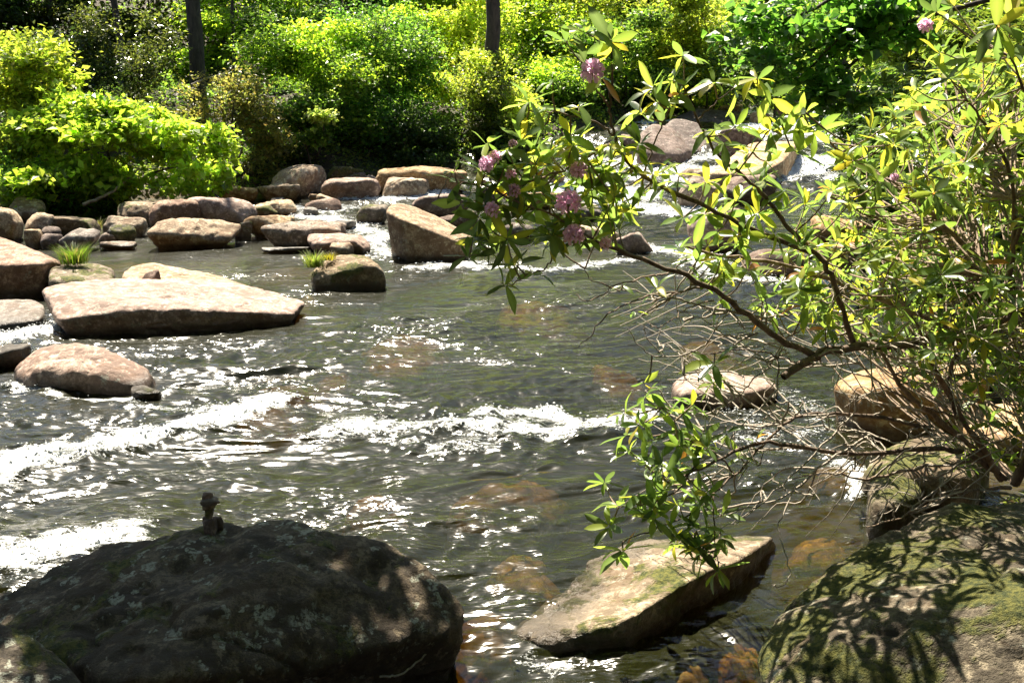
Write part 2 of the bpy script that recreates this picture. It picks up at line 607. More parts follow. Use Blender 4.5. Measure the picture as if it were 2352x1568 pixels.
wobx = x + .10 * vnoise(np.stack([x * 2.3, y * 2.3], 1), 91) + .05 * vnoise(np.stack([x * 7, y * 7], 1), 93)
woby = y + .10 * vnoise(np.stack([x * 2.3, y * 2.3], 1), 92) + .05 * vnoise(np.stack([x * 7, y * 7], 1), 94)
lift = np.zeros(len(x))
for pts, w, s in FOAM_SPARKLE:
    W = [hit(*p) for p in pts]
    lo = (min(p.x for p in W) - 4 * w, min(p.y for p in W) - 4 * w)
    hi = (max(p.x for p in W) + 4 * w, max(p.y for p in W) + 4 * w)
    sel = np.where((x > lo[0]) & (x < hi[0]) & (y > lo[1]) & (y < hi[1]))[0]
    dmin = np.full(len(sel), 1e9)
    dside = np.zeros(len(sel))
    for p, q in zip(W[:-1], W[1:]):
        ex, ey = q.x - p.x, q.y - p.y
        L2 = ex * ex + ey * ey + 1e-9
        t = np.clip(((wobx[sel] - p.x) * ex + (woby[sel] - p.y) * ey) / L2, 0, 1)
        dd = np.hypot(wobx[sel] - p.x - t * ex, woby[sel] - p.y - t * ey)
        dmin = np.minimum(dmin, dd)
    m = s * np.exp(-(dmin / (w * 1.35)) ** 2 * .9)
    foam[sel] = np.maximum(foam[sel], m)
    lift[sel] = np.maximum(lift[sel], (s - .35) * np.exp(-(dmin / (w * 1.6)) ** 2) * min(w, .3) * .55)
up = np.clip((y - 24.5) / 2, 0, 1) * np.clip((x - .5) / 1.5, 0, 1)
foam = np.maximum(foam, up * np.clip(.55 + .5 * fbm(np.stack([x * .7, y * 1.1], 1), 3, 411), 0, 1))
P2 = np.stack([x * .48 + y * .20, y * .92 - x * .26], 1)
warp = .32 * np.stack([fbm(P2 * .9, 3, 51), fbm(P2 * .9, 3, 57)], 1)
Q = P2 + warp
calm = np.clip((y - 15) / 3, 0, 1) * np.clip((-1.5 - x) / 2, 0, 1)
amp = (1 - .75 * calm) * (.75 + .5 * fbm(np.stack([x * .25, y * .3], 1), 2, 77))
amp = np.clip(amp, .15, 1.6)
wav = .038 * vnoise(Q * 1.3, 61) + .017 * (1 - 2 * np.abs(vnoise(Q * 2.7, 62))) + .020 * vnoise(Q * 5.5, 63) + .011 * (1 - 2 * np.abs(vnoise(Q * 11, 64)))
wav = wav + .006 * vnoise(Q * 22, 65)
z = wz(y) + amp * wav - .02 + lift + foam * .032 * fbm(np.stack([x * 6, y * 9], 1), 3, 81)
z = z + np.clip(y - 24, 0, 1) * .10 * fbm(np.stack([x * 1.1, y * 1.4], 1), 3, 83)
nx, ny = len(gx), len(gy)
i, j = np.meshgrid(np.arange(ny - 1), np.arange(nx - 1), indexing='ij')
a = i * nx + j
F = np.stack([a, a + 1, a + nx + 1, a + nx], -1).reshape(-1, 4)
n0 = len(x)
# closed body: border ring dropped to a floor below the bed
ring = np.concatenate([np.arange(nx), np.arange(1, ny) * nx + nx - 1, (ny - 1) * nx + np.arange(nx - 2, -1, -1), np.arange(ny - 2, 0, -1) * nx])
V = np.stack([x, y, z], 1)
low = V[ring].copy()
low[:, 2] = -2.5
nr = len(ring)
k = np.arange(nr)
side = np.stack([ring, n0 + k, n0 + (k + 1) % nr, ring[(k + 1) % nr]], -1)
V2 = np.vstack([V, low, [[(V[:, 0].min() + V[:, 0].max()) / 2, 30, -2.5]]])
cidx = len(V2) - 1
bot = np.stack([n0 + k, np.full(nr, cidx), n0 + (k + 1) % nr, n0 + (k + 1) % nr], -1)
me = bpy.data.meshes.new('water')
bmF = np.vstack([F, side]).tolist() + [[int(q) for q in r[:3]] for r in bot]
me.from_pydata(V2.tolist(), [], bmF)
at_ = me.attributes.new('foam', 'FLOAT', 'POINT')
at_.data.foreach_set('value', np.concatenate([foam, np.zeros(nr + 1)]).astype(np.float32))
me.polygons.foreach_set('use_smooth', np.full(len(me.polygons), True))
me.update()
water = link('water', me, M['water'])
water['kind'] = 'structure'

# white bubbles and droplets thrown up where the water breaks
def foam_mat():
    m, nt, out = new_mat('foam_bubbles')
    p = nt.nodes.new('ShaderNodeBsdfPrincipled')
    p.inputs['Base Color'].default_value = (.68, .70, .70, 1)
    p.inputs['Roughness'].default_value = .25
    nt.links.new(p.outputs[0], out.inputs['Surface'])
    return m
M['foam'] = foam_mat()
rf = np.random.default_rng(333)
cellA = np.outer(np.gradient(gy), np.gradient(gx)).ravel()
speck = np.clip(fbm(np.stack([x * 3, y * 6], 1), 3, 210), 0, 1)
prob = cellA * (np.clip(foam - .18, 0, 1) ** 1.5) * (.25 + speck * 2.2)
prob *= (np.abs(x) < 9) & (y < 30)
prob /= prob.sum()
nb = 20000
pickv = rf.choice(len(x), nb, p=prob)
oct_v = np.array([(1, 0, 0), (-1, 0, 0), (0, 1, 0), (0, -1, 0), (0, 0, 1), (0, 0, -1.0)])
oct_f = np.array([(0, 2, 4), (2, 1, 4), (1, 3, 4), (3, 0, 4), (2, 0, 5), (1, 2, 5), (3, 1, 5), (0, 3, 5)])
bs = rf.uniform(.35, 1, nb) ** 2 * .0095 * (1 + y[pickv] * .035)
bp = np.stack([x[pickv], y[pickv], z[pickv]], 1) + rf.normal(0, .012, (nb, 3)) + np.array([0, 0, .004])
bp[:, 2] += np.abs(rf.normal(0, .02, nb)) * foam[pickv] ** 2
Vb = (bp[:, None] + oct_v[None] * bs[:, None, None] * np.array([1.5, 1, .7])).reshape(-1, 3)
Fb = (oct_f[None] + (np.arange(nb) * 6)[:, None, None]).reshape(-1, 3)
fo = link('foam', mesh_np('foam', Vb, Fb), M['foam'])
fo['kind'] = 'stuff'
tag(fo, 'white foam bubbles and spray on the breaking water', 'foam')

# ------------------------------------------------------------------ rocks
_ico = {}
def ico(sub):
    if sub not in _ico:
        bm = bmesh.new()
        bmesh.ops.create_icosphere(bm, subdivisions=sub, radius=1)
        V = np.array([v.co for v in bm.verts])
        F = np.array([[v.index for v in f.verts] for f in bm.faces])
        bm.free()
        _ico[sub] = (V, F)
    return _ico[sub]

def pnorm_surface(D, N, H, p):
    s = np.maximum(D @ N.T, 0) / H[None]
    return (np.power(s, p).sum(1)) ** (-1.0 / p)

def rough_up(V, amp, seed, freq=1.0, pits=.0):
    size = np.ptp(V, axis=0).max()
    c = V.mean(0)
    D = V - c
    D = D / (np.linalg.norm(D, axis=1)[:, None] + 1e-9)
    f = freq / size
    n = fbm(V * f * 2.2, 5, seed) * .62 + .38 * (1 - 2 * np.abs(fbm(V * f * 3.4 + 9, 3, seed + 40)))
    n = n + .30 * fbm(V * f * 9, 5, seed + 60, gain=.62)
    ck = fbm(V * f * 1.7 + 3.3, 4, seed + 120)
    n = n - .42 * np.exp(-(ck / .035) ** 2)
    if pits:
        q = fbm(V * f * 7, 3, seed + 80)
        n = n - pits * np.clip(q - .35, 0, 1) * 2
    return V + D * (amp * size * n)[:, None]

def hull_rock(name, pts, label, mat, group=None, p=11, sub=6, amp=.022, seed=1, zb=-.45, skirt=.96, freq=1.0, pits=.0, cat='boulder', lows=None):
    P = [at_y(*q) for q in pts]
    cx = sum(q.x for q in P) / len(P)
    cy = sum(q.y for q in P) / len(P)
    low = [Vector((cx + (q.x - cx) * skirt, cy + (q.y - cy) * skirt, zb)) for q in P]
    if lows:
        low = [hit(*q) for q in lows]
        for q in low:
            q.z = zb
    bm = bmesh.new()
    for q in P + low:
        bm.verts.new(q)
    bmesh.ops.convex_hull(bm, input=bm.verts)
    bm.normal_update()
    c = Vector((cx, cy, (max(q.z for q in P) + zb) / 2))
    N, H, Aw = [], [], []
    for f in bm.faces:
        n = f.normal
        h = n.dot(f.verts[0].co - c)
        if h < 0:
            n, h = -n, -h
        if h < 1e-3 or f.calc_area() < 1e-4:
            continue
        if any(n.dot(m) > .985 for m in N):
            continue
        N.append(n.copy())
        H.append(h)
    ext = np.array([max(abs(v.co[k] - c[k]) for v in bm.verts) for k in range(3)])
    bm.free()
    V, F = ico(sub)
    D = V * ext
    D = D / np.linalg.norm(D, axis=1)[:, None]
    r = pnorm_surface(D, np.array(N), np.array(H), p)
    W = D * r[:, None]
    W = rough_up(W, amp, seed, freq, pits)
    base = Vector((c.x, c.y, 0))
    W[:, 2] += c.z
    o = link(name, mesh_np(name, W, F), M[mat], loc=base)
    tag(o, label, cat, group)
    return o

def rock_shape(dims, seed, sub=5, p=7, amp=.03, under=0.0, tilt=0.0):
    r = np.random.default_rng(seed)
    nn = int(r.integers(5, 9))
    N = r.normal(size=(nn, 3))
    N /= np.linalg.norm(N, axis=1)[:, None]
    H = r.uniform(.66, 1.0, nn)
    axn = np.array([[1, 0, 0], [-1, 0, 0], [0, 1, 0], [0, -1, 0], [0, 0, 1], [0, 0, -1.0]])
    axn = axn + r.normal(0, .16, axn.shape)
    axn /= np.linalg.norm(axn, axis=1)[:, None]
    N = np.vstack([N, axn])
    H = np.concatenate([H, r.uniform(.72, .9, 6)])
    V, F = ico(sub)
    V = V * pnorm_surface(V, N, H, p)[:, None]
    V = V - (V.max(0) + V.min(0)) / 2
    V = V / (np.ptp(V, axis=0) / 2)
    V[:, 2] += tilt * V[:, 0]
    if under:
        tt = np.clip((.5 - V[:, 2]) / .7, 0, 1)
        V[:, :2] *= (1 - under * tt ** 1.3)[:, None]
    V = V * np.asarray(dims)[None] / 2
    V = rough_up(V, amp, seed + 5)
    return V, F

def px_rock(name, box, label, mat, seed, depth=.7, sub=5, p=7, amp=.028, sink=.42, group=None, base=None, tilt=0.0, cat='rock', yaw=0, push=0):
    """box: left, right, top and waterline of the rock in picture coordinates"""
    x0, x1, yt, yb = box
    b = hit((x0 + x1) / 2, yb) if base is None else base
    Yf = b.y
    w = (x1 - x0) / FOC * Yf * 1.10
    d = max(w * depth, .12)
    Yc = Yf + d * .36 + push
    w *= Yc / Yf
    top = at_y((x0 + x1) / 2, yt, Yc - d * .05).z
    zb = b.z
    h = max(top - zb, .05)
    full = h / (1 - sink)
    V, F = rock_shape((w, d, full), seed, sub, p, amp, tilt=tilt, under=.12 + .05 * (seed % 6))
    xm = at_y((x0 + x1) / 2, yb, Yc).x
    V[:, 2] += zb + full * (.5 - sink) 
    loc = Vector((xm, Yc, 0))
    o = link(name, mesh_np(name, V, F), M[mat], loc=loc)
    tag(o, label, cat, group)
    return o

# --- large boulders shaped one by one
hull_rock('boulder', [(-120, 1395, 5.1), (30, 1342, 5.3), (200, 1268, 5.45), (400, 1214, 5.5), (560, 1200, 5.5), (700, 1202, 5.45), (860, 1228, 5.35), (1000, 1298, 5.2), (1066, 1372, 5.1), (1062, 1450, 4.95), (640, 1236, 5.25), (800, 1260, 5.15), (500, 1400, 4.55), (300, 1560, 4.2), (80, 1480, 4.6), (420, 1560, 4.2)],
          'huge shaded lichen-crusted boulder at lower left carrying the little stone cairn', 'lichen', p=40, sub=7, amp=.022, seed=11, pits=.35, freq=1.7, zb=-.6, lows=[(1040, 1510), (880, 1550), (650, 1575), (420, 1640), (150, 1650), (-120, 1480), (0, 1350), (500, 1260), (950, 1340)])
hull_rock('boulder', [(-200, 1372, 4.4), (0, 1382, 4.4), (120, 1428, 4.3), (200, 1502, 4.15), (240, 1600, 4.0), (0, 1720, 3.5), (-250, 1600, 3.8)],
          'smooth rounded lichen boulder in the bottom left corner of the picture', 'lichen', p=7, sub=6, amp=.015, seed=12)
hull_rock('boulder', [(1168, 1460, 5.45), (1230, 1402, 5.68), (1400, 1265, 6.42), (1560, 1226, 6.6), (1790, 1224, 6.55), (1430, 1428, 5.22), (1700, 1285, 5.92), (1260, 1478, 5.28)],
          'pale tilted slab with mossy right end rising from the near water', 'mossy', p=30, sub=7, amp=.020, seed=13, zb=-.5, pits=.3, freq=1.6, lows=[(1190, 1470), (1300, 1478), (1450, 1450), (1640, 1350), (1780, 1230), (1560, 1220), (1400, 1260), (1230, 1400)])
hull_rock('boulder', [(1742, 1450, 4.6), (1790, 1390, 4.75), (1895, 1295, 5.0), (2085, 1180, 5.4), (2230, 1148, 5.6), (2500, 1130, 5.6), (2000, 1400, 4.3), (2400, 1380, 4.05), (1760, 1600, 4.15), (2480, 1700, 3.6), (2550, 1350, 6.2)],
          'large mossy boulder in the lower right corner dappled by leaf shadows', 'mossdark', p=20, sub=7, amp=.020, seed=14, zb=-.6, freq=1.4, pits=.2)
hull_rock('boulder', [(103, 672, 13.0), (200, 645, 13.7), (480, 638, 14.4), (600, 662, 14.0), (706, 690, 13.4), (692, 702, 13.1), (540, 700, 12.8), (330, 706, 12.3), (130, 736, 12.05), (105, 700, 12.4)],
          'broad flat pinkish slab jutting from the left bank with undercut dark edge', 'pink', p=26, sub=7, amp=.015, seed=15, skirt=.84, freq=2.0, pits=.2)
hull_rock('boulder', [(-160, 528, 15.6), (0, 540, 15.5), (90, 578, 15.3), (147, 606, 14.9), (100, 625, 14.45), (-100, 612, 14.2)],
          'big flat topped boulder at the left edge with black shaded front', 'pink', p=24, sub=6, amp=.014, seed=16, skirt=.80)
hull_rock('boulder', [(897, 463, 18.0), (950, 470, 18.3), (884, 482, 17.5), (922, 502, 17.15), (1078, 566, 17.1), (1088, 545, 18.0), (1010, 500, 18.5)],
          'tall blocky wedge shaped boulder with a sheer black face in midstream', 'tan', p=22, sub=6, amp=.013, seed=17, skirt=.80, freq=1.5)
hull_rock('boulder', [(706, 620, 15.2), (768, 584, 15.6), (850, 586, 15.5), (892, 642, 15.1), (718, 642, 14.85), (868, 604, 15.0), (790, 600, 15.05)],
          'dark faced boulder with a grass tuft on its left shoulder, midstream', 'mossy', p=13, sub=6, amp=.018, seed=18, skirt=.84)
hull_rock('boulder', [(15, 832, 10.6), (90, 789, 10.75), (180, 775, 10.6), (290, 807, 10.5), (375, 864, 10.4), (120, 850, 10.05), (330, 880, 10.0), (40, 866, 10.15)],
          'low humped tan boulder alone in the water below the flat slab', 'pink', p=7, sub=6, amp=.020, seed=19, skirt=.92, pits=.3)
hull_rock('boulder', [(268, 622, 14.9), (300, 598, 15.2), (340, 595, 15.3), (430, 612, 15.3), (520, 636, 15.3), (592, 658, 15.1), (300, 655, 14.3), (480, 655, 14.5)],
          'cream speckled rock lying behind the flat slab with a sloping right end', 'tan', p=9, sub=6, amp=.02, seed=20, skirt=.98, pits=.4)
hull_rock('boulder', [(108, 620, 14.6), (130, 603, 15.0), (210, 600, 15.4), (262, 612, 15.2), (112, 660, 13.9), (260, 655, 14.2)],
          'mossy tan rock behind the slab with a green grass tuft on top', 'mossy', p=10, sub=6, amp=.022, seed=21, pits=.4)
hull_rock('boulder', [(-120, 690, 13.8), (0, 684, 13.8), (85, 682, 13.6), (108, 700, 13.3), (100, 745, 12.7), (-100, 755, 12.5)],
          'smooth grey rock against the left end of the flat slab', 'grey', p=10, sub=6, amp=.012, seed=22, skirt=1.0)
hull_rock('rock', [(314, 655, 14.1), (334, 627, 14.15), (366, 616, 14.2), (372, 655, 14.15), (340, 656, 13.98), (345, 650, 14.35)],
          'small upright jagged shard wedged behind the flat slab', 'brown', p=26, sub=4, amp=.015, seed=23, zb=.1, skirt=1.0, cat='rock')
hull_rock('boulder', [(1532, 882, 9.9), (1560, 854, 10.1), (1640, 851, 10.2), (1760, 861, 10.1), (1802, 890, 9.8), (1700, 908, 9.45), (1560, 902, 9.55)],
          'flat pink rock in the water under the hanging rhododendron twigs', 'pink', p=10, sub=6, amp=.016, seed=24, skirt=.88)
hull_rock('boulder', [(1905, 885, 9.2), (1940, 856, 9.5), (2040, 843, 9.8), (2180, 836, 9.9), (2290, 846, 9.8), (1985, 892, 8.75), (2230, 880, 8.65), (2100, 878, 8.55)],
          'broad boulder with moss fringed black hollow face behind the bare branches', 'tan', p=16, sub=6, amp=.018, seed=25, skirt=.84)
hull_rock('boulder', [(2130, 798, 10.6), (2220, 780, 10.9), (2420, 778, 11.0), (2180, 835, 10.2), (2420, 850, 10.1)],
          'pale sunlit slab on the right bank behind the black hollowed boulder', 'tan', p=14, sub=5, amp=.015, seed=26)
hull_rock('boulder', [(1972, 1078, 7.4), (2008, 1028, 7.7), (2110, 998, 7.9), (2230, 993, 7.9), (2290, 1038, 7.6), (2110, 1078, 7.05), (2230, 1090, 6.95)],
          'sunlit tan rock with moss on top beneath the tangle of stems', 'mossy', p=10, sub=6, amp=.018, seed=27)
hull_rock('rock', [(1990, 1110, 7.15), (2030, 1075, 7.3), (2110, 1080, 7.2), (2130, 1130, 6.9), (2060, 1150, 6.6), (2000, 1150, 6.7)],
          'black moss covered stone in front of the sunlit tan rock, right side', 'mossdark', p=8, sub=5, amp=.03, seed=28, cat='rock')
hull_rock('boulder', [(2190, 960, 8.6), (2260, 925, 9.0), (2420, 915, 9.2), (2240, 1010, 8.2), (2420, 1010, 8.2)],
          'pale broken rock at the right edge below the leafy branches', 'tan', p=16, sub=5, amp=.02, seed=29)
# upstream hero rocks
hull_rock('boulder', [(1462, 330, 28.2), (1475, 300, 28.8), (1500, 282, 29.3), (1545, 290, 29.3), (1592, 345, 28.6), (1560, 355, 27.8), (1480, 352, 27.9)],
          'brown tilted slab leaning in the upstream rapids seen past the rhododendron', 'brown', p=22, sub=5, amp=.012, seed=30, zb=.1, skirt=1.0)
hull_rock('boulder', [(1522, 285, 30.2), (1548, 265, 30.7), (1600, 275, 30.6), (1640, 310, 30.0), (1648, 350, 29.2), (1580, 356, 29.0)],
          'brown speckled boulder directly behind the tilted slab upstream', 'brown', p=10, sub=5, amp=.02, seed=31, zb=.1, skirt=1.0)
hull_rock('boulder', [(1548, 268, 33), (1600, 246, 34), (1700, 255, 34), (1745, 262, 33.5), (1742, 300, 32), (1640, 308, 31.6)],
          'long dark brown ledge across the upstream rapids', 'brown', p=16, sub=5, amp=.018, seed=32, zb=.3, skirt=1.0)
hull_rock('boulder', [(1622, 395, 25.6), (1690, 352, 27.5), (1760, 322, 28.8), (1838, 326, 28.8), (1800, 370, 26.6), (1740, 400, 25.4)],
          'large pale sunlit slab sloping into the upstream rapids', 'tan', p=16, sub=5, amp=.012, seed=33, zb=0, skirt=1.0)

# --- smaller rocks: box in the picture, material, shape seed, depth ratio, label
ROCKS = [
 ((-70, 70, 476, 556), 'tan', 101, .8, 'bright cream boulder at the far left edge above the pink flat topped one'),
 ((57, 121, 492, 541), 'tan', 102, .8, 'cream rock touching the right side of the bright left edge boulder'),
 ((33, 114, 454, 506), 'mossy', 103, .8, 'brown pointed rock half under the shrubs at far left'),
 ((58, 99, 526, 568), 'tan', 104, .7, 'upright olive tan stone at the waterline below the cream rocks'),
 ((99, 141, 521, 550), 'brown', 105, .8, 'little round dark stone left of the grey block'),
 ((94, 141, 537, 570), 'brown', 106, .8, 'rounded brown stone at the water left of the grey block'),
 ((137, 225, 528, 572), 'grey', 107, .6, 'grey angular block at the left waterline above the grass tuft'),
 ((108, 236, 494, 536), 'mossy', 108, .6, 'long dark moss topped rock behind the grey block'),
 ((229, 338, 497, 542), 'tan', 109, .5, 'long smooth tan rock slanting towards the big oval boulder'),
 ((220, 276, 535, 563), 'grey', 110, .7, 'small grey stone right of the angular grey block'),
 ((234, 314, 554, 573), 'grey', 111, .6, 'low flat grey stone at the water beside the big oval boulder'),
 ((232, 316, 519, 562), 'mossdark', 112, .5, 'mossy sloping stone with wispy grass left of the oval boulder'),
 ((317, 549, 504, 571), 'tan', 113, .55, 'big smooth oval tan boulder on the left waterline'),
 ((540, 581, 507, 550), 'mossy', 114, .8, 'small round mossy stone at the right end of the oval boulder'),
 ((354, 475, 457, 522), 'pink', 115, .8, 'left hump of the two grey pink boulders behind the oval one'),
 ((440, 582, 452, 520), 'pink', 116, .7, 'right hump of the two grey pink boulders behind the oval one'),
 ((272, 372, 466, 518), 'mossy', 117, .7, 'dark mossy rock in shade left of the two humped boulders'),
 ((501, 597, 425, 461), 'tan', 118, .7, 'rounded brown tan stone at the foot of the dark shrubs'),
 ((594, 691, 422, 460), 'tan', 119, .6, 'flat stone with a bright rim below the dappled boulder'),
 ((620, 742, 382, 450), 'tan', 120, .8, 'big dome shaped boulder dappled with leaf shade on the far bank'),
 ((741, 874, 410, 459), 'pink', 121, .6, 'wedge shaped pale rock sloping right into the far channel'),
 ((703, 792, 454, 488), 'pink', 122, .6, 'smooth pink rock in the small left channel'),
 ((570, 682, 461, 498), 'tan', 123, .6, 'long tan rock right of the humped boulders'),
 ((580, 656, 472, 499), 'mossy', 124, .7, 'two toned round stone before the long tan rock'),
 ((567, 670, 494, 546), 'tan', 125, .6, 'flat pale slab right of the small mossy stone'),
 ((687, 741, 504, 522), 'pink', 126, .7, 'small dome stone poking from the left channel'),
 ((623, 790, 509, 571), 'grey', 127, .6, 'grey pink boulder with pitted dark base at the channel mouth'),
 ((713, 862, 540, 584), 'pink', 128, .6, 'low pink rock just behind the dark faced grassy boulder'),
 ((603, 716, 566, 581), 'wet', 129, .5, 'wet white-grey rock barely above the water'),
 ((762, 816, 558, 592), 'tan', 130, .7, 'small pale stone perched behind the dark faced grassy boulder'),
 ((810, 889, 472, 517), 'mossy', 131, .7, 'round cream topped rock left of the tall wedge boulder'),
 ((873, 987, 408, 455), 'tan', 132, .5, 'bumpy tan rock sloping right on the far channel edge'),
 ((868, 1060, 387, 445), 'tan', 133, .5, 'long tan boulder below the dark grass clump on the far bank'),
 ((820, 877, 403, 432), 'grey', 134, .7, 'dark stone between the wedge rock and the bumpy rock'),
 ((796, 839, 395, 428), 'mossdark', 135, .8, 'small mossy stone in the dark under the far shrubs'),
 ((946, 1075, 446, 500), 'pink', 136, .6, 'flat pale rock behind the tall wedge boulder'),
 ((758, 816, 505, 531), 'wet', 137, .7, 'wet grey stone in the channel left of the wedge boulder'),
 ((699, 731, 477, 498), 'wet', 138, .8, 'small wet stone under the smooth pink rock'),
 ((708, 733, 446, 461), 'tan', 139, .8, 'tiny tan stone above the smooth pink rock'),
 ((624, 651, 454, 466), 'grey', 140, .8, 'tiny grey pebble below the bright rimmed flat stone'),
 ((726, 764, 446, 470), 'tan', 141, .7, 'broken tan stone at the foot of the wedge shaped rock'),
 ((740, 830, 382, 425), 'mossdark', 142, .6, 'dark mossy rock behind the dappled dome boulder'),
 ((1002, 1100, 484, 530), 'brown', 143, .7, 'brown rock right behind the tall wedge boulder'),
 ((1094, 1152, 420, 457), 'brown', 144, .7, 'dark rounded rock in the far rapids behind the blossoms'),
 ((1150, 1222, 510, 550), 'grey', 145, .7, 'black wet rock in the rapids behind the rhododendron leaves'),
 ((1328, 1386, 466, 509), 'grey', 146, .8, 'dark rock parting the white water behind the large blossom'),
 ((1160, 1290, 400, 428), 'tan', 147, .6, 'low tan ledge in the far rapids above the blossoms'),
 ((1180, 1330, 440, 478), 'tan', 148, .6, 'pale rock in the rapids behind the yellow leaves'),
 ((1429, 1462, 310, 338), 'grey', 149, .8, 'small grey stone left of the brown tilted slab upstream'),
 ((1484, 1532, 333, 358), 'grey', 150, .7, 'grey stone at the foot of the brown tilted slab'),
 ((1560, 1624, 387, 414), 'tan', 151, .7, 'rounded tan rock at the lower end of the pale upstream slab'),
 ((1648, 1745, 295, 360), 'brown', 152, .6, 'dark rock in the gap beside the pale upstream slab'),
 ((1724, 1766, 255, 290), 'tan', 153, .7, 'small tan ledge stone at the top of the rapids'),
 ((1777, 1812, 235, 262), 'pink', 154, .8, 'round pink stone at the top of the rapids by the bank'),
 ((1822, 1848, 248, 270), 'pink', 155, .8, 'little stone right of the round pink stone upstream'),
 ((1858, 1888, 261, 290), 'grey', 156, .8, 'grey stone beside the white fall at the river head'),
 ((1650, 1700, 240, 262), 'tan', 157, .6, 'pale flat stone on the upstream bank under light shrubs'),
 ((1556, 1654, 409, 482), 'grey', 158, .6, 'black wet rock below the rounded tan rock in the rapids'),
 ((1662, 1775, 405, 468), 'brown', 159, .6, 'brown rock in shadow under the pale upstream slab'),
 ((1580, 1712, 478, 580), 'pink', 160, .6, 'pink boulder behind the thick of the rhododendron leaves'),
 ((1869, 2005, 498, 565), 'tan', 161, .6, 'pale rock showing between rhododendron leaves on the right'),
 ((1880, 1990, 560, 620), 'tan', 162, .6, 'tan rock under the pale one between the right hand leaves'),
 ((1414, 1500, 534, 584), 'pink', 163, .7, 'pinkish rock in the water behind the middle branches'),
 ((1330, 1420, 520, 560), 'tan', 164, .7, 'low tan rock left of the pinkish one behind the branches'),
 ((1700, 1860, 570, 640), 'brown', 165, .6, 'brown rock half hidden behind the main branch fork'),
 ((2060, 2160, 640, 700), 'grey', 166, .6, 'grey rock on the right bank behind dense leaves'),
 ((-40, 70, 792, 850), 'wet', 167, .8, 'wet dark rock awash left of the humped tan boulder'),
 ((300, 372, 890, 912), 'mossdark', 168, .6, 'low dark rock at the right foot of the humped tan boulder'),
]
for box, mat, seed, dep, lab in ROCKS:
    px_rock('rock', box, lab, mat, seed, depth=dep, sub=5 if (box[1] - box[0]) > 90 else 4, p=7 + 3 * (seed % 5), amp=.028 + .006 * (seed % 4))

# --- stones under water
SUB = [((860, 980, 735, 775), 201, 'orange tinted sunken rock in midstream below the dark faced boulder', -.12),
       ((700, 775, 800, 830), 202, 'olive gold sunken rock left of midstream', -.16),
       ((1190, 1310, 650, 690), 203, 'golden sunken rock under the hanging leaf sprig', -.10),
       ((1395, 1470, 790, 822), 204, 'small golden sunken rock right of midstream below bare twigs', -.12),
       ((1600, 1700, 750, 782), 205, 'gold sunken rock beneath the thick branch', -.10),
       ((1150, 1260, 1195, 1250), 206, 'orange sunken rock between the two near boulders', -.15),
       ((690, 735, 655, 675), 207, 'small orange sunken stone at the foot of the dark faced boulder', -.06),
       ((1620, 1760, 1390, 1460), 208, 'orange rippled sunken rock between tilted slab and mossy boulder', -.06),
       ((1530, 1640, 1450, 1490), 209, 'bright orange sunken stone in front of the tilted slab', -.06),
       ((1840, 1960, 1175, 1215), 210, 'amber sunken rock in the shallows behind the mossy boulder', -.07),
       ((1900, 2000, 1020, 1060), 211, 'amber sunken ledge in the shallows by the tan mossy rock', -.06),
       ((1040, 1180, 1330, 1390), 212, 'reddish sunken rock beside the huge shaded boulder', -.24),
       ((800, 900, 1060, 1090), 213, 'dim olive sunken rock below the breaking wave', -.2),
       ((1080, 1260, 1040, 1075), 214, 'long dim sunken rock just below the wave crest', -.16),
       ((560, 700, 580, 600), 215, 'brown sunken rock in the calm pool by the left bank', -.08),
       ((250, 420, 578, 594), 216, 'brown sunken ledge in the calm pool before the oval boulder', -.07),
       ((600, 700, 840, 890), 217, 'grey violet sunken rock right of the humped boulder', -.15),
       ((1640, 1760, 1520, 1560), 218, 'amber sunken stone at the bottom edge left of the mossy boulder', -.06)]
for box, seed, lab, top in SUB:
    x0, x1, yt, yb = box
    b = hit((x0 + x1) / 2, (yt + yb) / 2)
    w = (x1 - x0) / FOC * b.y * 1.15
    d = max((hit((x0 + x1) / 2, yt) - hit((x0 + x1) / 2, yb)).length, .2) * 1.2
    V, F = rock_shape((w * 1.5, d * 1.8, .62), seed, 5, 2.4, .08)
    V[:, 2] += top - (.385 if b.y < 8 else .425)
    tag(link('submerged_rock', mesh_np('submerged_rock', V, F), M['orange'], loc=(b.x, b.y, 0)), lab, 'rock', 'rocks under water')

# --- the cairn
bc = at_y(478, 1232, 5.35)
sc = 5.35 / FOC
def cairn(box, lab, mat, seed, dy=0.0, p=9, dep=.8, tilt=0):
    x0, x1, yt, yb = box
    w, h = (x1 - x0) * sc * 1.05, (yb - yt) * sc * 1.06
    c = at_y((x0 + x1) / 2, (yt + yb) / 2, 5.35 + dy)
    V, F = rock_shape((w, max(w * dep, .03), h), seed, 4, p, .02, tilt=tilt)
    V[:, 2] += h / 2
    tag(link('cairn_stone', mesh_np('cairn_stone', V, F), M[mat], loc=(c.x, c.y, c.z - h / 2)), lab, 'stone', 'stones of the little cairn')
cairn((464, 498, 1187, 1238), 'tall upright base stone of the small cairn', 'brown', 301, 0, 12)
cairn((488, 513, 1184, 1220), 'dark rounded stone leaning right of the cairn base', 'brown', 302, .05)
cairn((465, 476, 1186, 1204), 'small dark chip sticking out left of the cairn base', 'brown', 303, .02)
cairn((468, 492, 1165, 1192), 'mossy neck stone in the middle of the cairn', 'mossy', 304, 0, 10)
cairn((464, 495, 1156, 1170), 'flat greenish stone under the cairn head', 'mossy', 305, 0)
cairn((462, 503, 1143, 1162), 'wide slanted brown stone near the top of the cairn', 'brown', 306, -.01, 9, .8, .25)
cairn((465, 490, 1129, 1148), 'dark pointed capstone of the small cairn', 'brown', 307, .01, 12)
cairn((500, 545, 1209, 1218), 'thin flat dark chip lying right of the cairn foot', 'brown', 308, .12)

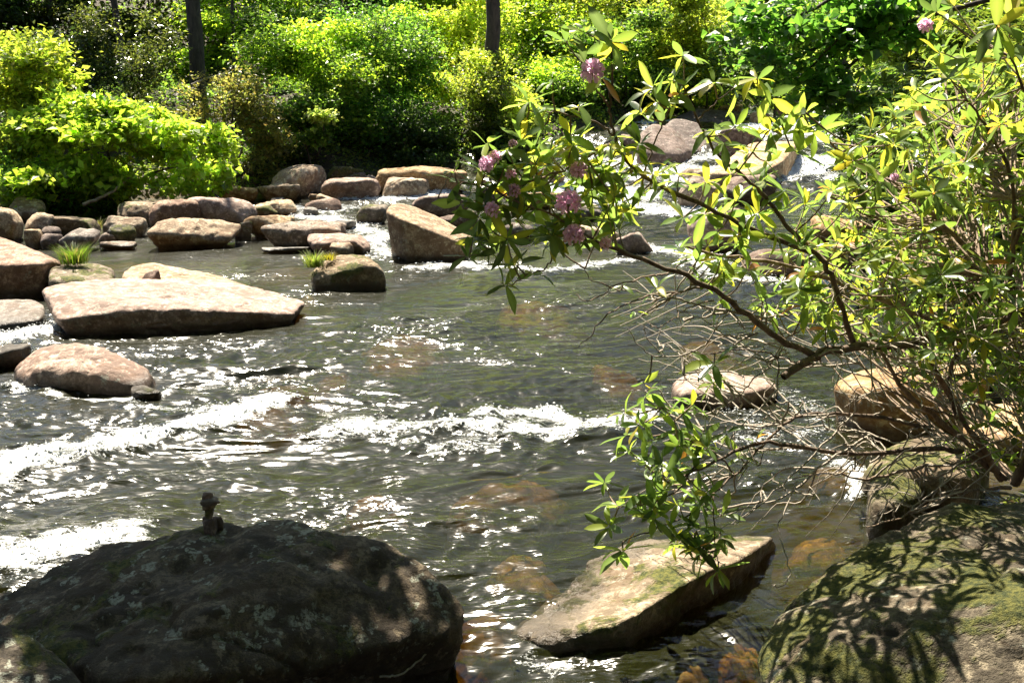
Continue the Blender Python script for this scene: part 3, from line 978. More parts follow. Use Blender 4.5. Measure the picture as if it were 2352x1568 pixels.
# ------------------------------------------------------------------ foliage tools
def leaf_cards(P, A, N, L, Wd, C, fold=.25):
    """P base, A axis, N normal, L length, Wd half width: one small folded leaf each"""
    n = len(P)
    A = A / (np.linalg.norm(A, axis=1)[:, None] + 1e-9)
    S = np.cross(A, N)
    S /= np.linalg.norm(S, axis=1)[:, None] + 1e-9
    U = np.cross(S, A)
    L = L[:, None]
    Wd = Wd[:, None]
    v0 = P
    v1 = P + A * L * .48 + S * Wd + U * Wd * fold
    v2 = P + A * L - U * L * .12
    v3 = P + A * L * .48 - S * Wd + U * Wd * fold
    V = np.stack([v0, v1, v2, v3], 1).reshape(-1, 3)
    k = np.arange(n) * 4
    F = np.concatenate([np.stack([k, k + 1, k + 2], 1), np.stack([k, k + 2, k + 3], 1)])
    return V, F, np.repeat(C, 4, 0)

PAL = {
 'lime': [(.26, .36, .05), (.19, .29, .04), (.32, .40, .08)],
 'bright': [(.21, .30, .03), (.27, .36, .04), (.14, .22, .03)],
 'yellow': [(.24, .29, .045), (.18, .24, .04), (.30, .33, .07)],
 'mid': [(.09, .155, .032), (.13, .20, .038), (.06, .11, .026)],
 'green': [(.065, .145, .030), (.10, .20, .035), (.045, .10, .025)],
 'dark': [(.045, .08, .024), (.07, .11, .03), (.03, .055, .018)],
 'olive': [(.095, .12, .035), (.14, .165, .045), (.06, .08, .025)],
 'brown': [(.13, .125, .05), (.18, .16, .06), (.08, .095, .03)],
 'pale': [(.22, .27, .09), (.28, .33, .12), (.16, .21, .06)],
 'rhodo': [(.14, .20, .035), (.21, .26, .045), (.09, .14, .03)],
}

def pick(pal, n, r, var=.22):
    C = np.array(PAL[pal])
    c = C[r.integers(0, len(C), n)]
    return np.clip(c * (1 + r.normal(0, var, (n, 1))) * (1 + r.normal(0, .06, (n, 3))), .004, .75)

def crown_leaves(center, rad, n, leaf, pal, r, clump=.32, cone=0.0, flat=.55, wid=.34, nclump=None, low=-.75, whorl=False):
    """leaf clumps spread through an ellipsoid's volume, denser to its outside"""
    rad = np.asarray(rad, float)
    nclump = nclump or max(10, n // 80)
    nlobe = max(3, min(14, nclump // 9))
    LC = r.uniform(-.82, .82, (nlobe, 3))
    LC[:, 2] = np.maximum(LC[:, 2], low)
    LC[:, :2] *= (1 - .35 * np.clip(LC[:, 2:3], 0, 1))
    LR = r.uniform(.16, .46, nlobe)
    D = r.normal(size=(nclump, 3))
    D /= np.linalg.norm(D, axis=1)[:, None]
    wl = r.integers(0, nlobe, nclump)
    Cc = LC[wl] + D * (LR[wl] * r.uniform(.45, 1.0, nclump) ** .5)[:, None]
    Cc[:, :2] *= (1 - cone * (Cc[:, 2:3] * .5 + .5))
    Cc = Cc * rad + np.asarray(center)
    cr = clump * r.uniform(.6, 1.45, nclump)
    which = r.integers(0, nclump, n)
    if whorl:
        per = 7
        nw = n // per
        which = np.repeat(r.integers(0, nclump, nw), per)
        n = len(which)
        off = np.repeat(r.normal(size=(nw, 3)), per, 0)
    else:
        off = r.normal(size=(n, 3))
    off[:, 2] *= flat
    P = Cc[which] + off * cr[which][:, None] * .62
    ctone = 1 + r.normal(0, .20, nclump)
    out = (P - np.asarray(center)) / rad
    if whorl:
        ax_ = np.repeat(r.normal(0, .35, (nw, 3)) + np.array([0, 0, .9]) + .35 * out[::per], per, 0)
        ax_ /= np.linalg.norm(ax_, axis=1)[:, None]
        th = np.tile(np.arange(per) / per * 2 * math.pi, nw) + np.repeat(r.uniform(0, 6, nw), per)
        e1 = np.cross(ax_, np.array([.3, 1, .1]))
        e1 /= np.linalg.norm(e1, axis=1)[:, None]
        e2 = np.cross(ax_, e1)
        rad_ = np.cos(th)[:, None] * e1 + np.sin(th)[:, None] * e2
        A = rad_ + ax_ * r.uniform(-.35, .55, (n, 1))
        N = ax_ - rad_ * .2 + r.normal(0, .2, (n, 3))
    else:
        A = r.normal(size=(n, 3)) + .5 * out
        A[:, 2] *= .6
        N = r.normal(0, .55, (n, 3)) + np.array([0, 0, .9]) + .35 * out
    L = leaf * r.uniform(.6, 1.3, n) * r.uniform(.65, 1.5, nclump)[which]
    C = pick(pal, n, r) * ctone[which][:, None]
    V, F, T = leaf_cards(P, A, N, L, L * wid, np.clip(C, .004, .75))
    return V, F, T, Cc

def stems(root, base, targets, r, mat, thick, name='stem', wander=.12):
    for t in targets:
        p0 = np.array([r.normal(0, .12), r.normal(0, .12), -.1])
        p1 = np.asarray(t) - np.asarray(base)
        mid = p0 * .5 + p1 * .5 + r.normal(0, wander, 3) * np.linalg.norm(p1) + np.array([0, 0, .1])
        Q = smooth_path([p0, mid, p1], 6)
        V, F = tube(Q, np.linspace(thick, thick * .25, len(Q)), 6)
        link(name, mesh_np(name, V, F), M[mat], root)

def shrub(box, Y, depth, n, leaf, pal, label, seed, mat='leaf', cat='shrub', name='shrub', clump=.32, wid=.34, flat=.55, cone=.0, group=None, pal2=None, low=-.75, whorl=False, nst=4, bark='bark'):
    x0, x1, yt, yb = box
    r = np.random.default_rng(seed)
    c = at_y((x0 + x1) / 2, (yt + yb) / 2, Y)
    top = at_y((x0 + x1) / 2, yt, Y).z
    bot = at_y((x0 + x1) / 2, yb, Y).z
    rx = (x1 - x0) / 2 / FOC * Y
    g0 = gz(c.x, c.y)
    base = Vector((c.x, c.y, g0))
    root = thing(name, label, cat, base, group)
    V, F, T, Cc = crown_leaves((0, 0, c.z - g0), (rx, depth, max((top - bot) / 2, .2)), n, leaf, pal, r, clump, cone, flat, wid, low=low, whorl=whorl)
    if pal2:
        V2, F2, T2, _ = crown_leaves((0, 0, c.z - g0 + (top - bot) * .22), (rx * .9, depth * .9, max((top - bot) * .3, .15)), n // 2, leaf, pal2, r, clump, cone, flat, wid, low=-.1, whorl=whorl)
        F = np.vstack([F, F2 + len(V)])
        V = np.vstack([V, V2])
        T = np.vstack([T, T2])
    ns = 26 + int(14 * rx)
    sb = Cc[r.integers(0, len(Cc), ns)]
    sd = (sb - np.array([0, 0, c.z - g0])) / np.array([rx, depth, max((top - bot) / 2, .2)]) + np.array([0, 0, .7]) + r.normal(0, .35, (ns, 3))
    sd /= np.linalg.norm(sd, axis=1)[:, None]
    sl = r.uniform(.35, .95, ns) * (.5 + clump)
    per = 16
    tt = np.tile(np.linspace(.15, 1, per), ns)
    Ps = np.repeat(sb, per, 0) + np.repeat(sd * sl[:, None], per, 0) * tt[:, None] - np.array([0, 0, .25]) * (np.repeat(sl, per) * tt ** 2)[:, None]
    As = r.normal(size=Ps.shape) + np.repeat(sd, per, 0)
    Ls = leaf * r.uniform(.7, 1.25, len(Ps))
    V3, F3, T3 = leaf_cards(Ps, As, r.normal(0, .4, Ps.shape) + np.array([0, 0, 1.0]), Ls, Ls * wid, pick(pal2 or pal, len(Ps), r))
    F = np.vstack([F, F3 + len(V)])
    V = np.vstack([V, V3])
    T = np.vstack([T, T3])
    link('foliage', mesh_np('foliage', V, F, smooth=False, tint=T), M[mat], root)
    tg = Cc[r.choice(len(Cc), min(nst, len(Cc)), replace=False)]
    stems(root, (0, 0, 0), tg, r, bark, .02 + .012 * rx)
    return root

# ------------------------------------------------------------------ far bank and forest
SH = [ # box, Y, depth, leaves, leaf length, palette, label, kwargs
 ((35, 505, 225, 450), 23.6, 1.1, 11000, .15, 'lime', 'lime green sunlit bush with big leaves on the left far bank', dict(clump=.30, pal2='lime', flat=.35, wid=.36)),
 ((-120, 150, 95, 360), 25.0, 1.2, 6500, .12, 'yellow', 'yellow green shrub at the left edge above the lime bush', dict(clump=.3, pal2='yellow')),
 ((-80, 250, 375, 482), 23.3, .7, 6000, .08, 'green', 'low small leaved groundcover bush under the lime bush', dict(clump=.22)),
 ((-120, 300, 40, 440), 27.5, 1.6, 17000, .085, 'dark', 'dark glossy laurel thicket behind the lime bush', dict(mat='gloss_leaf', clump=.35)),
 ((180, 470, 30, 420), 28.6, 1.5, 14000, .085, 'olive', 'olive laurel around the thin leaning trunk', dict(mat='gloss_leaf', clump=.35)),
 ((430, 650, 175, 455), 26.0, 1.1, 9500, .085, 'brown', 'olive brown twiggy shrub right of the lime bush', dict(clump=.28)),
 ((550, 880, 55, 420), 28.2, 1.6, 17000, .09, 'mid', 'large rounded green shrub in the centre of the far bank', dict(pal2='bright', clump=.34)),  # bright upper palette paints the sunlit crown top
 ((740, 1010, 20, 400), 29.4, 1.6, 14000, .085, 'green', 'tall deep green shrub left of the bare pine trunk', dict(clump=.36, pal2='mid')),
 ((620, 800, 228, 345), 26.6, .7, 3200, .11, 'mid', 'light leaved branch layer hanging before the central shrub', dict(clump=.2, flat=.3, pal2='pale')),
 ((840, 1020, 210, 395), 28.3, .9, 6500, .085, 'dark', 'dark overhanging shrub above the long tan boulder', dict(clump=.3)),
 ((985, 1205, 120, 385), 29.8, 1.3, 11000, .085, 'olive', 'rhododendron thicket with sunny top under the pine trunk', dict(pal2='yellow', clump=.3)),  # yellow upper palette puts the sunlit top into the leaf colour
 ((1100, 1260, 230, 390), 29.3, .9, 6500, .085, 'mid', 'round shrub at the water right of the pine trunk', dict(clump=.28, pal2='yellow')),
 ((1190, 1420, 150, 340), 33.0, 1.5, 9000, .10, 'mid', 'green shrub behind the upper rhododendron leaves', dict(clump=.35, pal2='bright')),
 ((1440, 1640, 90, 290), 35.5, 1.5, 7500, .11, 'mid', 'light green shrub above the upstream brown boulders', dict(clump=.35, pal2='yellow')),
 ((1560, 1730, 10, 250), 37.5, 1.6, 6500, .12, 'yellow', 'pale yellow sapling above the upstream ledge', dict(clump=.35, pal2='pale')),
 ((1740, 1970, 165, 265), 37.5, 1.2, 6500, .10, 'pale', 'pale green shrub at the head of the rapids', dict(clump=.3, pal2='bright')),
 ((640, 760, 395, 425), 26.9, .5, 900, .09, 'dark', 'small dark shrub shading the dappled dome boulder', dict(clump=.16)),
 ((480, 700, 330, 440), 26.8, .7, 4200, .09, 'dark', 'dark low shrub in shade left of the dappled dome boulder', dict(clump=.26)),
 ((760, 1060, 320, 410), 29.0, .8, 5500, .085, 'dark', 'shady low thicket behind the bumpy tan rock', dict(clump=.26)),
 ((1250, 1480, 270, 350), 32.0, 1.0, 5000, .09, 'olive', 'olive shrub at the water behind the rhododendron spray', dict(clump=.26)),
]
for q, (box, Yd, dep, n, lf, pal, lab, kw) in enumerate(SH):
    shrub(box, Yd, dep, n, lf, pal, lab, 400 + q, **kw)

BACK = [ # understory trees further up the slope
 ((-200, 200, -160, 230), 34, 2.2, 11000, .13, 'dark', 'dark leafy tree high on the left slope'),
 ((150, 470, -170, 210), 36, 2.2, 10000, .13, 'olive', 'olive leafed tree behind the leaning trunk'),
 ((430, 720, -170, 190), 36.5, 2.2, 10000, .13, 'bright', 'bright green tree right of the thick left trunk'),
 ((640, 950, -150, 160), 38, 2.4, 10000, .14, 'green', 'deep green tree behind the central shrubs'),
 ((820, 1130, -150, 215), 40, 2.4, 11000, .14, 'bright', 'sunlit yellow green tree left of the pine trunk'),
 ((1090, 1430, -150, 240), 38, 2.4, 12000, .13, 'yellow', 'sunlit yellow green tree right of the pine trunk'),
 ((1360, 1620, -150, 220), 42, 2.4, 9000, .15, 'mid', 'green tree behind the top of the rhododendron spray'),
 ((1560, 1860, -150, 200), 45, 2.6, 9000, .16, 'olive', 'shaded tree behind the pale yellow sapling'),
 ((1800, 2100, -160, 220), 43, 2.6, 9000, .16, 'mid', 'green tree above the head of the rapids'),
 ((2050, 2450, -160, 220), 36, 2.6, 9000, .16, 'olive', 'olive tree behind the right bank bushes'),
 ((-300, 250, -300, 60), 48, 3, 8000, .22, 'dark', 'dark tree on the hill at far upper left'),
 ((200, 800, -300, 60), 52, 3, 9000, .24, 'mid', 'tree on the hill behind the left trunks'),
 ((760, 1300, -300, 90), 55, 3, 9000, .25, 'bright', 'bright tree on the hill behind the pine trunk'),
 ((1250, 1800, -300, 120), 58, 3, 9000, .26, 'green', 'tree on the hill at upper centre right'),
 ((1750, 2450, -300, 150), 60, 3, 9000, .28, 'mid', 'tree on the hill at far upper right'),
]
for q, (box, Yd, dep, n, lf, pal, lab) in enumerate(BACK):
    shrub(box, Yd, dep, n, lf, pal, lab, 500 + q, cat='tree', name='tree', clump=.55, nst=5, pal2=pal, flat=.45, low=-.95)

ORD = ['first', 'second', 'third', 'fourth', 'fifth', 'sixth', 'seventh', 'eighth', 'ninth', 'tenth', 'eleventh', 'twelfth', 'thirteenth', 'fourteenth', 'fifteenth', 'sixteenth', 'seventeenth', 'eighteenth']
CNAME = {'dark': 'dark green', 'olive': 'olive', 'bright': 'bright green', 'mid': 'mid green', 'yellow': 'yellow green', 'green': 'deep green', 'pale': 'pale green'}
ROW1 = ['dark', 'olive', 'olive', 'bright', 'mid', 'bright', 'yellow', 'bright', 'mid', 'yellow', 'mid', 'pale', 'mid', 'olive']
for q, pal in enumerate(ROW1):
    px = -60 + q * 185
    shrub((px - 150, px + 150, -20 + 30 * (q % 3), 235), 33.4 + (q * 7 % 5) * .55, 1.4, 6200, .115, pal, 'understory shrub on the lower slope, %s from the left, %s' % (ORD[q], CNAME[pal]), 800 + q,
          clump=.4, low=-.9, pal2=pal, group='understory on the lower slope')
ROW2 = ['dark', 'olive', 'mid', 'bright', 'bright', 'yellow', 'bright', 'mid', 'yellow', 'bright', 'mid', 'pale', 'olive']
for q, pal in enumerate(ROW2):
    px = 0 + q * 195
    shrub((px - 190, px + 190, -190, 130), 45 + (q * 5 % 4), 2.2, 6200, .19, pal, 'understory tree on the upper slope, %s from the left, %s' % (ORD[q], CNAME[pal]), 830 + q,
          clump=.7, low=-.95, pal2=pal, cat='tree', name='understory_tree', group='understory on the upper slope')

# --- undergrowth on both banks
r = np.random.default_rng(55)
ux, uy = r.uniform(-19, 17, 420000), r.uniform(7, 50, 420000)
ud = -shore(ux, uy)
hide = np.abs(ux) < .50 * uy + 1.5
keep = (ud > .15) & (ud < 16) & hide & (r.random(len(ux)) < np.where(uy > 36, .35, .75))
ux, uy, ud = ux[keep][:95000], uy[keep][:95000], ud[keep][:95000]
un = fbm(np.stack([ux * .9, uy * .9], 1), 3, 301)
uh = np.clip(.30 + .55 * un, .05, 1.1) * np.clip(.25 + ud * .5, 0, 1)
uz = ground_z(ux, uy) + uh * r.uniform(.1, 1, len(ux)) ** .6
nU = len(ux)
pm = vnoise(np.stack([ux * .6, uy * .6], 1), 305)
UC = np.where((pm > .15)[:, None], pick('mid', nU, r), np.where((pm < -.25)[:, None], pick('olive', nU, r), pick('dark', nU, r)))
UL = .10 * r.uniform(.6, 1.35, nU) * (1 + .02 * np.maximum(uy - 25, 0))
UA = r.normal(size=(nU, 3))
UA[:, 2] = UA[:, 2] * .5 + .2
V, F, T = leaf_cards(np.stack([ux, uy, uz], 1), UA, r.normal(0, .5, (nU, 3)) + np.array([0, 0, 1.0]), UL, UL * .34, UC)
ug = link('undergrowth', mesh_np('undergrowth', V, F, smooth=False, tint=T), M['leaf'])
ug['kind'] = 'stuff'
tag(ug, 'low leafy undergrowth covering the ground of the wooded banks', 'undergrowth')

# --- standing trunks
def pine(x_px, Y, w_px, label, seed, lean=0, height=15, base_py=None, crown=True, n=500):
    r = np.random.default_rng(seed)
    g = at_y(x_px, 200, Y)
    base = Vector((g.x, Y, gz(g.x, Y)))
    root = thing('pine_tree', label, 'tree', base)
    rad = w_px / FOC * Y / 2
    Hs = np.linspace(-.4, height, 16)
    Pth = np.stack([lean * Hs + .04 * r.normal(size=16), .02 * r.normal(size=16), Hs], 1)
    V, F = tube(Pth, np.linspace(rad * 1.1, rad * .35, 16), 12)
    link('trunk', mesh_np('trunk', V, F), M['bark'], root)
    for k in range(5):
        h = r.uniform(.10, .9) * height
        a = r.uniform(0, 6.28)
        ln = r.uniform(.8, 2.2)
        p0 = np.array([lean * h, 0, h])
        Q = smooth_path([p0, p0 + np.array([math.cos(a) * ln * .5, math.sin(a) * ln * .5, .12]), p0 + np.array([math.cos(a) * ln, math.sin(a) * ln, .05])], 4)
        V, F = tube(Q, np.linspace(rad * .25, rad * .06, len(Q)), 5)
        link('limb', mesh_np('limb', V, F), M['bark'], root)
    if crown:
        V, F, T, _ = crown_leaves((lean * height, 0, height * .95), (1.3, 1.3, 2.2), n, .16, 'dark', r, .5, .5, .3, .16)
        link('crown', mesh_np('crown', V, F, smooth=False, tint=T), M['leaf'], root)

pine(455, 30.2, 34, 'thick dark pine trunk on the left slope', 601)
pine(1131, 30.2, 33, 'straight dark pine trunk rising at the top centre', 602)
pine(296, 29.8, 15, 'thin dark trunk leaning slightly at upper left', 603, lean=-.07)
pine(520, 35, 20, 'shadowy trunk right of the thick left pine', 604)
pine(545, 33.2, 8, 'slender sapling trunk right of the thick left pine', 605)
pine(130, 34, 16, 'dim trunk among leaves at far upper left', 606)
pine(1500, 44, 16, 'dark trunk behind the top of the rhododendron spray', 607)
pine(1935, 40, 20, 'dark trunk at the head of the rapids', 608, lean=.05)
pine(1690, 46, 13, 'thin trunk behind the yellow sapling', 609)
for q, (px_, Y_, w_, ln_, lab_) in enumerate([(60, 36, 9, .02, 'slender dark trunk near the top left corner'), (215, 38, 8, -.03, 'slender trunk between the leaning trunk and the corner'), (375, 39, 9, .03, 'slender trunk just left of the thick left pine'),
        (640, 41, 9, -.02, 'slender trunk above the left part of the central shrub'), (735, 36, 7, .04, 'thin trunk rising from the central shrub'), (905, 44, 9, .01, 'thin trunk midway between central shrub and pine'),
        (1040, 46, 8, -.03, 'slender trunk just left of the straight pine'), (1235, 43, 8, .02, 'slender trunk right of the straight pine')]):
    pine(px_, Y_, w_, lab_, 640 + q, lean=ln_, n=300)

# --- right bank: broadleaf limb reaching in, and rhododendron slope
r = np.random.default_rng(71)
bx = Vector((9.9, 17.5, 0))
bx.z = gz(bx.x, bx.y)
root = thing('broadleaf_tree', 'deep green broadleaf tree leaning in from the right over the rapids', 'tree', bx)
Q = smooth_path([(0, 0, -.3), (.1, .1, 1.5), (-.1, .2, 3.2), (-.5, .3, 5.2)], 6)
V, F = tube(Q, np.linspace(.16, .07, len(Q)), 10)
link('trunk', mesh_np('trunk', V, F), M['bark'], root)
tips = []
for (p, q, s) in [((2060, 20), (1880, 110), (1760, 170)), ((2060, 60), (1960, 150), (1905, 215)), ((2080, -60), (1850, 30), (1730, 60)), ((2090, -30), (1960, 60), (1830, 190))]:
    pts = [at_y(*p, 17.2) - bx, at_y(*q, 16.8) - bx, at_y(*s, 16.6) - bx]
    pts = [Vector((-.3, .2, 4.3))] + pts
    Q = smooth_path(pts, 6, .02, 3)
    V, F = tube(Q, np.linspace(.05, .012, len(Q)), 6)
    link('limb', mesh_np('limb', V, F), M['bark'], root)
    tips += [np.array(pts[1]), np.array(pts[2]), np.array(pts[3]), .5 * (np.array(pts[2]) + np.array(pts[3])), .5 * (np.array(pts[2]) + np.array(pts[1]))]
parts = []
for t in tips:
    parts.append(crown_leaves(t + r.normal(0, .1, 3), (.55, .6, .32), 190, .14, 'green', r, .2, 0, .4, .42, nclump=9)[:3])
Vs, Fs, Ts, off = [], [], [], 0
for v, f, t in parts:
    Vs.append(v); Fs.append(f + off); Ts.append(t); off += len(v)
link('crown', mesh_np('crown', np.vstack(Vs), np.vstack(Fs), smooth=False, tint=np.vstack(Ts)), M['leaf'], root)

RB = [
 ((1935, 2170, 160, 360), 24, 1.4, 6500, .14, 'mid', 'olive rhododendron on the right bank by the white fall'),
 ((2080, 2440, -60, 260), 21, 1.8, 8500, .14, 'rhodo', 'greyish rhododendron high on the right bank'),
 ((1960, 2160, 290, 470), 18.5, 1.2, 5500, .14, 'mid', 'green rhododendron on the right shore below the fall'),
 ((2110, 2440, 150, 420), 15, 1.4, 6500, .14, 'rhodo', 'sunny rhododendron on the upper right slope'),
 ((2000, 2440, 380, 640), 13, 1.2, 6500, .14, 'rhodo', 'dense sunlit rhododendron in the middle of the right bank'),
 ((2080, 2440, 560, 760), 11, 1.0, 2600, .12, 'mid', 'shaded rhododendron leaves above the right bank slab'),
]
for q, (box, Yd, dep, n, lf, pal, lab) in enumerate(RB):
    shrub(box, Yd, dep, n, lf, pal, lab, 700 + q, mat='gloss_leaf', name='rhododendron', clump=.34, wid=.17, whorl=True, low=-.9, bark='branch', nst=6)

# ------------------------------------------------------------------ foreground rhododendron
ROOT = Vector((3.3, 6.7, 0))
ROOT.z = gz(ROOT.x, ROOT.y)
rh = thing('rhododendron', 'big blossoming rhododendron arching over the water from the right bank', 'shrub', ROOT)

def leaf_shape(seed, droop, fold=.18, curl=0.0):
    """one long leaf, unit length along +Y, with a folded midrib"""
    r = np.random.default_rng(seed)
    n = 6
    t = np.linspace(0, 1, n)
    w = np.array([.018, .10, .145, .155, .115, .010]) * (1 + .1 * r.normal())
    zc = -droop * t ** 2 + .03 * np.sin(t * 5 + seed)
    V = []
    for k in range(n):
        u = w[k] * fold * (1 + curl)
        V += [(-w[k] + .01 * r.normal(), t[k], zc[k] + u), (0, t[k], zc[k] - .004), (w[k] + .01 * r.normal(), t[k], zc[k] + u * (1 - .6 * curl))]
    F = []
    for k in range(n - 1):
        a = k * 3
        F += [(a, a + 1, a + 4, a + 3), (a + 1, a + 2, a + 5, a + 4)]
    return np.array(V), np.array(F)

SHAPES = [leaf_shape(s, d, f, c) for s, d, f, c in [(1, .05, .25, 0), (2, .16, .3, .1), (3, .28, .2, .3), (4, .0, .45, 0), (5, .12, .15, .5), (6, .4, .3, 0)]]
TINTS = [(.115, .18, .045), (.155, .22, .05), (.08, .13, .040), (.205, .255, .055), (.27, .27, .04), (.058, .088, .034), (.33, .28, .04), (.28, .13, .04)]
TPROB = np.array([.25, .18, .22, .14, .05, .16, .015, .015])
TPROB /= TPROB.sum()
leaf_meshes = {}
def leaf_mesh(s, t):
    if (s, t) not in leaf_meshes:
        V, F = SHAPES[s]
        T = np.tile(np.array(TINTS[t]), (len(V), 1))
        mid = np.arange(len(V)) % 3 == 1
        T[mid] = T[mid] * 1.25 + .02
        leaf_meshes[(s, t)] = mesh_np('leaf', V, F, True, T)
        leaf_meshes[(s, t)].materials.append(M['rhodo'])
    return leaf_meshes[(s, t)]

